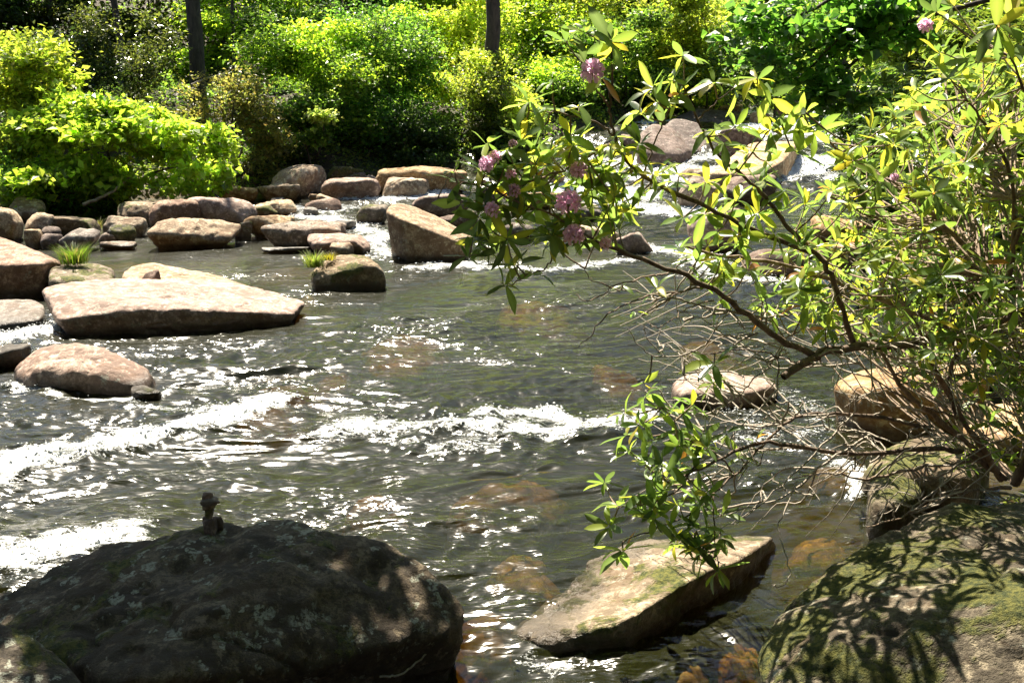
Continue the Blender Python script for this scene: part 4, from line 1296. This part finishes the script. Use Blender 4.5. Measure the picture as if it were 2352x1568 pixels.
BR = [ # main branches: picture points with their distance, start and end radius, material
 ([(2330, 1110, 6.7), (2420, 900, 6.4), (2352, 711, 6.2), (2314, 731, 6.1), (2239, 761, 6.0), (2176, 774, 5.95), (2064, 791, 5.9), (1964, 799, 5.8), (1871, 818, 5.7), (1799, 866, 5.6)], .034, .021, 'branch'),
 ([(1880, 822, 5.75), (1790, 778, 5.6), (1700, 710, 5.45), (1600, 645, 5.3), (1480, 598, 5.2), (1385, 562, 5.1), (1330, 545, 5.05)], .019, .007, 'branch'),
 ([(1961, 790, 5.85), (1921, 670, 5.7), (1895, 607, 5.6), (1845, 553, 5.55), (1796, 504, 5.5), (1759, 454, 5.45), (1696, 394, 5.4), (1641, 346, 5.35), (1604, 274, 5.3), (1569, 196, 5.3)], .017, .004, 'branch'),
 ([(2200, 765, 6.0), (2168, 747, 6.1), (2018, 687, 6.0), (1918, 647, 5.9), (1781, 603, 5.8), (1648, 587, 5.7), (1560, 560, 5.6)], .017, .006, 'twig'),
 ([(1860, 580, 5.6), (1700, 515, 5.5), (1580, 457, 5.3), (1480, 403, 5.2), (1420, 347, 5.1), (1413, 320, 5.1), (1400, 253, 5.05), (1407, 187, 5.0), (1403, 93, 5.0)], .013, .004, 'branch'),
 ([(1400, 250, 5.05), (1380, 215, 5.0), (1357, 180, 5.0), (1345, 150, 5.0)], .006, .003, 'branch'),
 ([(1420, 347, 5.1), (1390, 335, 5.05), (1313, 383, 5.0), (1233, 410, 4.95), (1140, 460, 4.9), (1090, 490, 4.9)], .007, .003, 'twig'),
 ([(1413, 320, 5.1), (1380, 285, 5.0), (1290, 260, 4.95), (1215, 255, 4.9)], .006, .003, 'branch'),
 ([(1330, 545, 5.05), (1290, 560, 5.0), (1268, 590, 5.0), (1250, 617, 5.0), (1217, 631, 5.0), (1170, 654, 5.0), (1150, 650, 5.0)], .005, .0025, 'twig'),
 ([(1385, 562, 5.1), (1280, 500, 5.0), (1200, 470, 4.95), (1120, 430, 4.9), (1063, 420, 4.85), (1050, 430, 4.85)], .006, .003, 'twig'),
 ([(1160, 534, 4.95), (1137, 567, 4.95), (1117, 587, 4.95), (1070, 584, 4.9)], .003, .002, 'twig'),
 ([(990, 483, 4.9), (1023, 423, 4.85), (1045, 385, 4.85), (1063, 357, 4.85)], .004, .002, 'paletwig'),
 ([(1611, 662, 5.5), (1536, 672, 5.4), (1474, 684, 5.3), (1396, 720, 5.2), (1356, 772, 5.2), (1319, 800, 5.2)], .006, .002, 'branch'),
 ([(1600, 655, 5.5), (1549, 677, 5.4), (1486, 709, 5.3), (1434, 724, 5.3)], .005, .002, 'branch'),
 ([(1560, 620, 5.4), (1524, 629, 5.3), (1499, 634, 5.3), (1424, 652, 5.2), (1379, 679, 5.2), (1346, 692, 5.2), (1324, 677, 5.2)], .005, .002, 'twig'),
 ([(1760, 730, 5.6), (1699, 717, 5.5), (1624, 707, 5.4), (1549, 684, 5.35), (1494, 677, 5.3), (1436, 664, 5.3), (1382, 684, 5.3)], .007, .002, 'paletwig'),
 ([(1424, 669, 5.3), (1386, 652, 5.3), (1356, 639, 5.3), (1344, 617, 5.3)], .004, .002, 'twig'),
 ([(1690, 690, 5.5), (1671, 719, 5.5), (1634, 772, 5.4), (1586, 812, 5.4), (1536, 819, 5.4), (1499, 816, 5.4), (1464, 789, 5.4), (1441, 752, 5.4)], .006, .002, 'paletwig'),
 ([(1526, 817, 5.4), (1484, 774, 5.4), (1479, 747, 5.4)], .003, .002, 'paletwig'),
 ([(1640, 690, 5.4), (1586, 704, 5.4), (1549, 732, 5.35), (1506, 754, 5.3), (1486, 737, 5.3)], .004, .002, 'twig'),
 ([(1741, 764, 5.5), (1674, 772, 5.45), (1636, 747, 5.4), (1566, 712, 5.4)], .004, .002, 'paletwig'),
 ([(1820, 770, 5.7), (1799, 784, 5.7), (1764, 844, 5.65), (1731, 872, 5.6), (1699, 907, 5.6), (1649, 944, 5.55), (1610, 1000, 5.5)], .006, .002, 'paletwig'),
 ([(1795, 800, 5.65), (1786, 824, 5.6), (1784, 894, 5.6), (1744, 939, 5.6), (1699, 982, 5.5), (1640, 1040, 5.5), (1590, 1080, 5.45)], .006, .0025, 'paletwig'),
 ([(1836, 837, 5.7), (1799, 822, 5.6), (1711, 804, 5.5), (1604, 812, 5.4), (1560, 790, 5.4)], .005, .002, 'branch'),
 ([(2300, 1100, 6.6), (2274, 1059, 6.5), (2209, 956, 6.35), (2154, 864, 6.2), (2139, 836, 6.15), (2120, 780, 6.1), (2080, 700, 6.1)], .022, .010, 'twig'),
 ([(2300, 1095, 6.6), (2259, 1049, 6.5), (2156, 964, 6.3), (2081, 899, 6.1), (2021, 804, 6.0), (1990, 740, 5.95)], .020, .008, 'twig'),
 ([(2310, 1100, 6.6), (2239, 1049, 6.5), (2169, 1031, 6.35), (2039, 1036, 6.1), (1919, 1041, 5.9), (1789, 1019, 5.7), (1700, 1030, 5.55), (1610, 1075, 5.45), (1540, 1110, 5.4)], .020, .006, 'branch'),
 ([(2139, 985, 6.2), (2051, 964, 6.0), (1919, 949, 5.9), (1826, 959, 5.8), (1764, 1009, 5.7), (1700, 1080, 5.6), (1640, 1130, 5.5)], .013, .005, 'branch'),
 ([(2200, 960, 6.3), (2139, 939, 6.2), (2051, 899, 6.1), (1971, 834, 6.0)], .009, .003, 'twig'),
 ([(2189, 774, 6.0), (2194, 814, 6.05), (2179, 874, 6.15), (2195, 950, 6.3)], .013, .010, 'branch'),
 ([(2320, 1120, 6.6), (2200, 1130, 6.1), (2090, 1180, 5.7), (1990, 1210, 5.5)], .012, .003, 'twig'),
 ([(2250, 1060, 6.4), (2100, 1075, 6.0), (1990, 1100, 5.8), (1900, 1085, 5.7), (1820, 1100, 5.6)], .010, .003, 'twig'),
 ([(1830, 1105, 5.6), (1790, 1200, 5.4), (1800, 1260, 5.3), (1815, 1320, 5.2), (1790, 1350, 5.15), (1770, 1335, 5.15)], .005, .002, 'paletwig'),
 ([(2000, 1000, 6.0), (1900, 1060, 5.8), (1800, 1140, 5.6), (1720, 1165, 5.5), (1640, 1190, 5.45)], .008, .003, 'paletwig'),
 ([(1960, 950, 5.9), (1870, 1040, 5.7), (1780, 1130, 5.6), (1690, 1200, 5.45), (1600, 1220, 5.4)], .006, .002, 'paletwig'),
 ([(1690, 1090, 5.6), (1640, 1040, 5.5), (1560, 1000, 5.45), (1545, 960, 5.4), (1520, 935, 5.4)], .005, .002, 'branch'),
 ([(1600, 1060, 5.45), (1560, 1120, 5.4), (1500, 1150, 5.35), (1420, 1165, 5.3)], .006, .003, 'branch'),
 ([(1640, 1130, 5.5), (1590, 1180, 5.4), (1500, 1215, 5.3), (1430, 1245, 5.25)], .006, .003, 'branch'),
 ([(1640, 1130, 5.5), (1640, 1220, 5.3), (1650, 1290, 5.2)], .005, .002, 'branch'),
 ([(2352, 711, 6.2), (2250, 600, 6.2), (2150, 500, 6.1), (2050, 420, 6.0), (1950, 360, 5.9), (1880, 310, 5.8)], .018, .006, 'twig'),
 ([(2314, 731, 6.1), (2330, 560, 6.1), (2320, 400, 6.0), (2270, 300, 5.9), (2220, 230, 5.8)], .016, .005, 'branch'),
 ([(2330, 560, 6.1), (2390, 400, 5.8), (2370, 250, 5.5), (2320, 130, 5.3)], .014, .005, 'branch'),
 ([(2150, 500, 6.1), (2080, 520, 6.0), (1960, 480, 5.9), (1880, 440, 5.8)], .008, .003, 'twig'),
 ([(2018, 687, 6.0), (2050, 600, 6.0), (2100, 560, 6.0), (2180, 540, 6.0)], .008, .003, 'twig'),
 ([(1604, 274, 5.3), (1640, 240, 5.3), (1690, 200, 5.3), (1750, 190, 5.3)], .004, .002, 'branch'),
 ([(1696, 394, 5.4), (1750, 320, 5.4), (1800, 270, 5.4), (1845, 255, 5.4)], .005, .003, 'branch'),
 ([(1480, 403, 5.2), (1500, 340, 5.2), (1530, 270, 5.2), (1545, 240, 5.2)], .005, .003, 'branch'),
]
r = np.random.default_rng(21)
bpts = []
for q, (pts, r0, r1, mt) in enumerate(BR):
    W = [np.array(at_y(*p) - ROOT) for p in pts]
    Q = smooth_path(W, 5, .004 + .10 * r1, 100 + q)
    rad = np.linspace(r0, r1, len(Q)) * (1 + .10 * np.random.default_rng(q).normal(size=len(Q)))
    V, F = tube(Q, rad, 8 if r0 > .008 else 5)
    link('branch', mesh_np('branch', V, F), M[mt], rh)
    if q not in (11,):
        bpts.append(Q)
bpts = np.vstack(bpts)

# leaf whorls: picture point, distance, number of leaves, leaf length, yellowness
WH = [(1403, 95, 5.0, 9, .15, .1), (1345, 75, 5.0, 7, .14, .1), (1300, 95, 5.0, 7, .13, .1), (1345, 145, 5.0, 8, .14, .4), (1270, 190, 4.9, 7, .12, .2), (1380, 180, 5, 8, .14, .2),
      (1215, 235, 4.9, 9, .14, .2), (1290, 250, 4.95, 8, .14, .1), (1250, 290, 4.95, 7, .14, .3), (1330, 245, 5.0, 6, .12, .2), (1310, 310, 5, 7, .12, .3),
      (1569, 130, 5.3, 7, .14, .2), (1545, 185, 5.3, 8, .14, .4), (1500, 200, 5.2, 8, .14, .5), (1510, 235, 5.2, 9, .14, .8), (1475, 260, 5.2, 8, .13, .7), (1560, 215, 5.3, 8, .13, .9), (1640, 190, 5.3, 8, .13, .5), (1690, 205, 5.3, 7, .13, .5), (1740, 180, 5.3, 8, .14, .3), (1770, 215, 5.35, 7, .13, .5),
      (1120, 330, 4.9, 7, .12, .1), (1165, 345, 4.9, 8, .13, .2), (1200, 320, 4.9, 7, .13, .2), (1105, 385, 4.9, 8, .12, .7), (1160, 380, 4.9, 8, .12, .7), (1145, 420, 4.9, 8, .12, .8), (1225, 360, 4.95, 8, .13, .4), (1305, 350, 5.0, 6, .11, .4), (1345, 380, 5.0, 6, .11, .6),
      (1055, 420, 4.85, 5, .12, 0), (1045, 395, 4.85, 4, .11, 0), (1060, 465, 4.85, 5, .12, 0), (1090, 460, 4.9, 8, .12, .2), (1100, 500, 4.9, 9, .13, .3), (1150, 470, 4.9, 9, .13, .6), (1190, 440, 4.95, 9, .13, .6), (1230, 420, 4.95, 9, .13, .5), (1260, 470, 5, 9, .13, .5), (1300, 480, 5.0, 8, .13, .4), (1180, 500, 4.95, 8, .12, .5), (1130, 530, 4.95, 7, .12, .2), (1085, 545, 4.9, 7, .12, .2), (1072, 590, 4.9, 6, .10, .2), (1160, 655, 5.0, 5, .13, .0), (1180, 610, 5.0, 9, .12, .1), (1225, 630, 5.0, 5, .10, .1), (1115, 580, 4.95, 4, .10, .2),
      (1270, 545, 5.0, 7, .13, .2), (1320, 555, 5.05, 7, .13, .1), (1340, 500, 5.05, 7, .12, .4), (1360, 430, 5.1, 8, .13, .5), (1390, 400, 5.1, 8, .13, .5), (1420, 420, 5.15, 8, .13, .5), (1430, 340, 5.1, 8, .13, .3), (1470, 330, 5.15, 9, .13, .3), (1450, 380, 5.15, 8, .13, .6), (1500, 400, 5.2, 9, .13, .5), (1530, 430, 5.25, 8, .13, .7), (1480, 445, 5.2, 8, .13, .7), (1560, 400, 5.3, 8, .13, .7), (1400, 470, 5.1, 7, .12, .5), (1450, 480, 5.15, 6, .12, .3),
      (1640, 300, 5.3, 8, .13, .4), (1690, 290, 5.35, 8, .14, .3), (1660, 330, 5.35, 7, .13, .5), (1770, 300, 5.4, 9, .14, .5), (1840, 270, 5.45, 9, .16, .3), (1800, 310, 5.4, 8, .15, .6), (1870, 300, 5.5, 8, .15, .2), (1720, 350, 5.4, 8, .13, .5), (1760, 370, 5.45, 8, .13, .3), (1830, 350, 5.5, 8, .15, .1), (1680, 400, 5.4, 8, .13, .4), (1620, 420, 5.35, 8, .13, .3), (1740, 420, 5.45, 8, .14, .4), (1690, 460, 5.45, 8, .13, .2), (1620, 490, 5.4, 9, .14, .2), (1570, 500, 5.35, 8, .13, .3), (1650, 530, 5.5, 8, .13, .2), (1740, 490, 5.5, 8, .14, .3), (1800, 440, 5.5, 9, .15, .2), (1850, 470, 5.6, 8, .14, .3), (1780, 540, 5.55, 8, .13, .2), (1560, 570, 5.5, 6, .12, .1), (1600, 600, 5.5, 7, .13, .1), (1660, 620, 5.5, 7, .14, .1), (1720, 620, 5.6, 8, .14, .1), (1610, 640, 5.4, 6, .12, .2), (1750, 690, 5.6, 7, .14, .1), (1850, 700, 5.7, 8, .14, .1), (1850, 640, 5.65, 8, .14, .1), (1900, 720, 5.8, 8, .14, .1), (1510, 660, 5.4, 5, .10, .2), (1455, 715, 5.3, 4, .08, .2), (1430, 655, 5.3, 3, .07, .2),
      (1640, 835, 5.4, 7, .15, 0), (1480, 880, 5.4, 3, .10, 0), (1535, 950, 5.4, 7, .14, 0), (1590, 930, 5.45, 7, .14, 0), (1560, 990, 5.4, 8, .14, 0), (1620, 1000, 5.5, 6, .13, 0), (1500, 1010, 5.4, 7, .12, 0), (1480, 1060, 5.35, 8, .13, 0), (1540, 1070, 5.4, 9, .14, 0), (1600, 1080, 5.45, 9, .14, 0), (1420, 1160, 5.3, 9, .14, .1), (1470, 1140, 5.35, 9, .14, 0), (1520, 1130, 5.35, 9, .14, 0), (1560, 1160, 5.4, 9, .14, 0), (1610, 1160, 5.4, 9, .13, 0), (1500, 1190, 5.3, 8, .14, 0), (1430, 1265, 5.25, 9, .15, 0), (1560, 1240, 5.3, 9, .14, 0), (1610, 1270, 5.25, 8, .14, 0), (1650, 1310, 5.2, 7, .14, 0), (1600, 1210, 5.3, 8, .14, 0), (1660, 1180, 5.45, 6, .12, 0), (1700, 1050, 5.6, 6, .11, 0), (1735, 1010, 5.65, 4, .09, .3)]
for k in range(560):
    px, py = r.uniform(1840, 2420), r.uniform(120, 880)
    if py < 420 - (px - 1860) * .9 or (px < 2080 and py > 780):
        continue
    WH.append((px, py, r.uniform(5.4, 8.2), 9, r.uniform(.09, .14), r.uniform(0, .6)))
for k in range(60):
    WH.append((r.uniform(2180, 2420), r.uniform(740, 1080), r.uniform(5.9, 6.8), 7, .12, 0))
WH += [(2290, 60, 5.0, 9, .16, .3), (2340, 100, 5.0, 9, .17, .3), (2320, 40, 5.1, 8, .16, .3), (2240, 140, 5.3, 8, .15, .4), (2160, 120, 5.6, 8, .14, .5), (2180, 180, 5.6, 8, .15, .3), (2150, 28, 5.5, 9, .12, 2.5), (2190, 12, 5.6, 9, .12, 2.5), (2175, 45, 5.5, 8, .11, 2.0)]

WH = [(a_, b_, c_, d_, e_ * 1.02 if a_ < 1900 else e_, f_) for (a_, b_, c_, d_, e_, f_) in WH]
for k in range(55):
    px, py = r.uniform(1080, 1430), r.uniform(330, 560)
    WH.append((px, py, r.uniform(4.9, 5.4), 8, r.uniform(.10, .14), r.uniform(.1, .7)))
for k in range(22):
    WH.append((r.uniform(1600, 1900), r.uniform(480, 720), r.uniform(5.3, 6.2), 8, r.uniform(.10, .15), r.uniform(0, .5)))
for k in range(30):
    t_ = r.uniform(0, 1)
    WH.append((1530 + 70 * t_ + r.normal(0, 70), 940 + 350 * t_ + r.normal(0, 30), r.uniform(5.2, 5.6), 8, r.uniform(.10, .14), 0))
all_leaves = []   # (dist, matrix 3x3 cols, pos, len, shape, tint)
twigs = []
for (px, py, Yd, nl, ln, yel) in WH:
    c = np.array(at_y(px, py, Yd) - ROOT)
    k = np.argmin(((bpts - c) ** 2).sum(1))
    b0 = bpts[k]
    dv = c - b0
    dl = np.linalg.norm(dv)
    if dl > .02:
        mid = b0 + dv * .55 + np.array([0, 0, -.08 * dl]) + r.normal(0, .04, 3) * dl
        Q = smooth_path([b0, mid, c], 4)
        twigs.append(tube(Q, np.linspace(.0045 + .003 * dl, .003, len(Q)), 5))
    axis = np.array([0, 0, .75]) + (dv / (dl + 1e-6)) * .5 + r.normal(0, .25, 3)
    axis /= np.linalg.norm(axis)
    e1 = np.cross(axis, r.normal(size=3))
    e1 /= np.linalg.norm(e1)
    e2 = np.cross(axis, e1)
    ph = r.uniform(0, 6.28)
    for m in range(nl):
        th = ph + m / nl * 2 * math.pi + r.normal(0, .2)
        rd = math.cos(th) * e1 + math.sin(th) * e2
        el = r.choice([-.75, -.3, .1, .5, 1.0], p=[.12, .24, .28, .22, .14]) + r.normal(0, .15)
        A = rd * math.cos(el) + axis * math.sin(el)
        A /= np.linalg.norm(A)
        N = axis * math.cos(el) - rd * math.sin(el) + r.normal(0, .22, 3)
        S = np.cross(A, N)
        S /= np.linalg.norm(S)
        N = np.cross(S, A)
        tp = TPROB.copy()
        tp[4] += yel * .24
        tp[6] += yel * .06
        tp[3] += yel * .3
        tp /= tp.sum()
        L = ln * r.choice([.55, .8, 1.0], p=[.25, .4, .35]) * r.uniform(.85, 1.15)
        all_leaves.append((float(np.linalg.norm(c + np.array(ROOT) - np.array([0, 0, CAM_H]))) / L, np.stack([S, A, N], 1), c + rd * .008, L, int(r.integers(0, len(SHAPES))), int(r.choice(len(TINTS), p=tp))))
all_leaves.sort(key=lambda q: q[0])
from mathutils import Matrix
for (dst, Mx, pos, L, s, t) in all_leaves[:300]:
    o = link('leaf', leaf_mesh(s, t), parent=rh)
    m4 = Matrix(((Mx[0, 0] * L, Mx[0, 1] * L, Mx[0, 2] * L, pos[0]), (Mx[1, 0] * L, Mx[1, 1] * L, Mx[1, 2] * L, pos[1]), (Mx[2, 0] * L, Mx[2, 1] * L, Mx[2, 2] * L, pos[2]), (0, 0, 0, 1)))
    o.matrix_local = m4
Vs, Fs, Ts, off = [], [], [], 0
for (dst, Mx, pos, L, s, t) in all_leaves[300:]:
    V, F = SHAPES[s]
    Vs.append(V @ (Mx.T) * L + pos)
    Fs.append(F + off)
    Ts.append(np.tile(np.array(TINTS[t]) * r.uniform(.85, 1.15), (len(V), 1)))
    off += len(V)
o = link('foliage', mesh_np('foliage', np.vstack(Vs), np.vstack(Fs), True, np.vstack(Ts)), M['rhodo'], rh)
o['kind'] = 'stuff'
V, F = join(twigs)
o = link('twigs', mesh_np('twigs', V, F), M['twig'], rh)
o['kind'] = 'stuff'
# random fine dead twigs in the lower tangle
tw = []
for k in range(260):
    px, py = r.uniform(1480, 2380), r.uniform(640, 1180)
    if px < 1900 and py > 1050 and r.random() < .6:
        continue
    Yd = r.uniform(5.4, 6.4)
    c = np.array(at_y(px, py, Yd) - ROOT)
    b0 = bpts[np.argmin(((bpts - c) ** 2).sum(1))]
    d = c - b0
    Q = smooth_path([b0, b0 + d * .5 + r.normal(0, .05, 3), c, c + d * .4 + r.normal(0, .07, 3) + np.array([-.05, 0, -.03])], 4, .004, k)
    tw.append(tube(Q, np.linspace(.0065, .002, len(Q)), 4))
V, F = join(tw)
o = link('dead_twigs', mesh_np('dead_twigs', V, F), M['paletwig'], rh)
o['kind'] = 'stuff'

# blossoms
def petal_floret(seed):
    r = np.random.default_rng(seed)
    parts, cols = [], []
    for k in range(5):
        a = k / 5 * 2 * math.pi
        ca, sa = math.cos(a), math.sin(a)
        pr = [(.12, 0, .0), (.45, .26, .34), (.95, .2, .42), (1.05, 0, .36), (.95, -.2, .42), (.45, -.26, .34), (.55, 0, .26)]
        V = np.array([(x * ca - y * sa, x * sa + y * ca, z + r.normal(0, .03)) for x, y, z in pr])
        F = np.array([(0, 1, 6), (1, 2, 6), (2, 3, 6), (3, 4, 6), (4, 5, 6), (5, 0, 6)])
        parts.append((V, F))
        cols.append(np.tile(np.array([.84, .56, .74]) * r.uniform(.85, 1.15), (7, 1)))
        cols[-1][0] = (.70, .34, .54)
    V, F = join(parts)
    return mesh_np('floret', V, F, True, np.vstack(cols))
florets = [petal_floret(s) for s in (1, 2, 3)]
for f in florets:
    f.materials.append(M['petal'])
BL = [(1305, 467, 4.8, 27, 1), (1318, 540, 4.85, 22, 1), (1360, 165, 4.9, 24, .75), (1328, 392, 4.9, 18, .8), (1118, 378, 4.8, 18, .75), (1137, 360, 4.85, 12, .6), (1173, 400, 4.85, 11, .55), (1180, 438, 4.85, 13, .6), (1130, 482, 4.8, 16, .7), (1390, 560, 5.0, 13, .6), (1178, 330, 4.85, 9, .5), (2125, 60, 5.4, 14, .7), (2055, 408, 5.4, 9, .5)]
gico = ico(1)[0]
for (px, py, Yd, rp, dens) in BL:
    c = at_y(px, py, Yd) - ROOT
    rr_ = 1.18 * rp / FOC * Yd
    cl = link('blossom', None, parent=rh, loc=c)
    r2 = np.random.default_rng(px)
    core = mesh_np('calyx', *tube(np.array([(0, 0, -rr_ * .9), (0, 0, -.2 * rr_), (0, 0, .1 * rr_)]), [.003, .006, .003], 6))
    core.materials.append(M['twig'])
    link('stalk', core, parent=cl)
    nf = int(5 + 10 * dens)
    for k in range(nf):
        zc = 1 - 1.45 * (k + .5) / nf
        a = k * 2.4 + r2.uniform(-.3, .3)
        rr2 = math.sqrt(max(0, 1 - zc * zc))
        d = Vector((rr2 * math.cos(a), rr2 * math.sin(a), zc))
        o = link('floret', florets[k % 3], parent=cl)
        o.location = d * rr_ * .45
        o.rotation_euler = d.to_track_quat('Z', 'Y').to_euler()
        s = rr_ * (.68 if dens > .7 else .72) * r2.uniform(.85, 1.15)
        o.scale = (s, s, s)

# ------------------------------------------------------------------ grass, sticks, near shade
def grass(px, py, Yd, h, spread, n, label, seed, tintc=(.20, .34, .04), zoff=0):
    r = np.random.default_rng(seed)
    c = at_y(px, py, Yd)
    parts, cols = [], []
    for k in range(n):
        a = r.uniform(0, 6.28)
        b = np.array([math.cos(a), math.sin(a), 0]) * spread * .35 * r.uniform(0, 1)
        L = h * r.uniform(.55, 1.15)
        out = np.array([math.cos(a), math.sin(a), 0]) * L * r.uniform(.15, .75) + r.normal(0, .04, 3) * h
        side = np.array([-math.sin(a), math.cos(a), 0]) * .006 * r.uniform(.7, 1.6)
        V, F = [], []
        for q, t in enumerate((0, .4, .75, 1)):
            p = b + out * t ** 1.6 + np.array([0, 0, L * (t - .28 * t * t)])
            w = side * (1 - t * .9)
            V += [p - w, p + w]
            if q:
                F.append((q * 2 - 2, q * 2 - 1, q * 2 + 1, q * 2))
        parts.append((np.array(V), np.array(F)))
        cols.append(np.tile((np.array(tintc) * .75 if r.random() > .2 else np.array([.26, .22, .11])) * r.uniform(.55, 1.25), (8, 1)))
    V, F = join(parts)
    tag(link('grass_tuft', mesh_np('grass_tuft', V, F, True, np.vstack(cols)), M['grass'], loc=c), label, 'grass')
grass(172, 604, 14.9, .33, .55, 420, 'bright green grass tuft on the rock behind the flat slab', 1)
grass(722, 612, 15.1, .26, .40, 260, 'pale grass tuft on the left shoulder of the dark faced boulder', 2, (.24, .32, .08))
grass(755, 596, 15.3, .13, .35, 200, 'short yellow moss grass on top of the dark faced boulder', 3, (.38, .34, .04))
grass(448, 455, 25.2, .45, .5, 260, 'green grass tuft at the foot of the lime green bush', 4, (.10, .22, .04))
grass(990, 394, 27.9, .5, 1.2, 700, 'dark green grass clump above the long tan boulder', 5, (.05, .14, .04))
grass(225, 526, 21.0, .26, .25, 90, 'wispy pale grass on the mossy sloping stone', 6, (.28, .30, .10))
grass(390, 462, 24.8, .40, .7, 220, 'thin shaded grass under the lime green bush', 7, (.07, .14, .05))

def stick(pts, r0, r1, label, mat='paletwig', name='fallen_branch'):
    W = [at_y(*p) for p in pts]
    b = W[0].copy()
    Q = smooth_path([np.array(w - b) for w in W], 6, r1 * .6, 5)
    V, F = tube(Q, np.linspace(r0, r1, len(Q)), 6)
    tag(link(name, mesh_np(name, V, F), M[mat], loc=b), label, 'branch')
stick([(872, 1553, 4.72), (915, 1549, 4.74), (950, 1527, 4.82), (985, 1495, 4.9), (1012, 1470, 4.97)], .006, .004, 'pale curved twig lying at the foot of the huge shaded boulder')
stick([(190, 470, 22.6), (245, 447, 22.8), (290, 415, 23.0), (320, 385, 23.2)], .04, .015, 'bleached dead branch under the lime green bush')
stick([(545, 430, 26), (500, 395, 26), (485, 370, 26.2)], .03, .012, 'leaning bare stick right of the lime green bush')
stick([(395, 440, 24.2), (408, 400, 24.2), (432, 380, 24.3)], .03, .012, 'pale crooked stem at the foot of the lime green bush')
stick([(845, 405, 27.6), (838, 375, 27.8), (850, 345, 28)], .018, .008, 'thin white twig hanging above the dark far bank')
stick([(440, 195, 26.2), (475, 180, 26.3), (515, 170, 26.4)], .03, .012, 'grey dead bough at the foot of the thick left trunk')

# overhanging tree on the near left bank: stands outside the picture and shades the near boulders
r = np.random.default_rng(90)
tb = Vector((-4.6, 5.0, 0))
tb.z = gz(tb.x, tb.y)
root = thing('broadleaf_tree', 'near bank tree whose crown overhangs and shades the lower left boulders', 'tree', tb)
Q = smooth_path([(0, 0, -.3), (.1, .3, 1.6), (.3, 1.0, 3.4), (.9, 2.0, 5.2), (1.9, 2.9, 6.6)], 6)
V, F = tube(Q, np.linspace(.17, .05, len(Q)), 10)
link('trunk', mesh_np('trunk', V, F), M['bark'], root)
V, F, T, Cc = crown_leaves((2.2, 2.4, 6.1), (1.55, 1.1, .9), 5500, .15, 'mid', r, .40, 0, .4, .38)
link('crown', mesh_np('crown', V, F, smooth=False, tint=T), M['leaf'], root)
for k in range(6):
    Q = smooth_path([(.9, 2.0, 5.2), tuple(np.array([.9, 2.0, 5.2]) * .4 + Cc[k] * .6 + np.array([0, 0, .2])), tuple(Cc[k])], 5)
    V, F = tube(Q, np.linspace(.05, .012, len(Q)), 6)
    link('limb', mesh_np('limb', V, F), M['bark'], root)

# surrounding wood, unseen: added to block sky light on rock fronts and in reflections
WOOD = [(-10, -4.5, 19, 'tall leafy tree on the near bank, leftmost of the wood behind the viewer'), (-5.0, -7.5, 20, 'tall leafy tree on the near bank, second from left behind the viewer'),
        (-.5, -6.0, 19, 'tall leafy tree on the near bank straight behind the viewer'), (4.6, -7.0, 20, 'tall leafy tree on the near bank, second from right behind the viewer'),
        (10, -3.5, 18, 'tall leafy tree on the near bank, rightmost of the wood behind the viewer'), (-12, 5.5, 18, 'tall leafy tree far to the left on the near bank'),
        (10.5, 4.5, 18, 'tall leafy tree on the right bank beside the viewer'), (13, 12, 18, 'tall leafy tree on the right bank behind the rhododendrons, outside the view'),
        (-22, 26, 16, 'tall leafy tree on the left bank outside the view'),
        (-26, 70, 30, 'tall forest tree at the top of the left hill'), (-15, 74, 30, 'tall forest tree on the hill left of centre'), (-4, 76, 30, 'tall forest tree on the hill at the centre'),
        (7, 77, 30, 'tall forest tree on the hill right of centre'), (18, 74, 30, 'tall forest tree on the hill above the river head'), (28, 64, 30, 'tall forest tree on the hill at far right')]
for q, (tx, ty, h, lab) in enumerate(WOOD):
    r = np.random.default_rng(950 + q)
    b = Vector((tx, ty, gz(tx, ty)))
    root = thing('broadleaf_tree', lab, 'tree', b, 'unseen tall trees of the surrounding wood')
    Q = smooth_path([(0, 0, -.3), (r.normal(0, .2), 0, h * .35), (r.normal(0, .3), .2, h * .8)], 6)
    V, F = tube(Q, np.linspace(.2, .06, len(Q)), 10)
    link('trunk', mesh_np('trunk', V, F), M['bark'], root)
    V, F, T, _ = crown_leaves((0, 0, h * (.62 if ty < 10 else .52)), (4.6, 4.6 if ty < 10 else 2.8, h * .5), 9000, .55, 'dark', r, 1.0, 0, .5, .36, low=-.98)
    link('crown', mesh_np('crown', V, F, smooth=False, tint=T), M['leaf'], root)

# a second near tree, unseen, added for its crown to shade the viewer's bank
r = np.random.default_rng(91)
tb = Vector((5.2, 2.6, 0))
tb.z = gz(tb.x, tb.y)
root = thing('broadleaf_tree', 'unseen near bank tree at the right whose crown shades the shore before the viewer', 'tree', tb)
Q = smooth_path([(0, 0, -.3), (-.1, .2, 1.8), (-.6, .8, 3.6), (-1.8, 1.6, 5.2), (-3.4, 2.2, 6.0)], 6)
V, F = tube(Q, np.linspace(.18, .05, len(Q)), 10)
link('trunk', mesh_np('trunk', V, F), M['bark'], root)
V, F, T, Cc = crown_leaves((-4.4, 2.2, 6.2), (4.0, 1.6, .8), 9000, .18, 'mid', r, .42, 0, .4, .40)
link('crown', mesh_np('crown', V, F, smooth=False, tint=T), M['leaf'], root)
for k in range(6):
    Q = smooth_path([(-1.8, 1.6, 5.2), tuple(np.array([-1.8, 1.6, 5.2]) * .4 + Cc[k] * .6 + np.array([0, 0, .2])), tuple(Cc[k])], 5)
    V, F = tube(Q, np.linspace(.05, .012, len(Q)), 6)
    link('limb', mesh_np('limb', V, F), M['bark'], root)
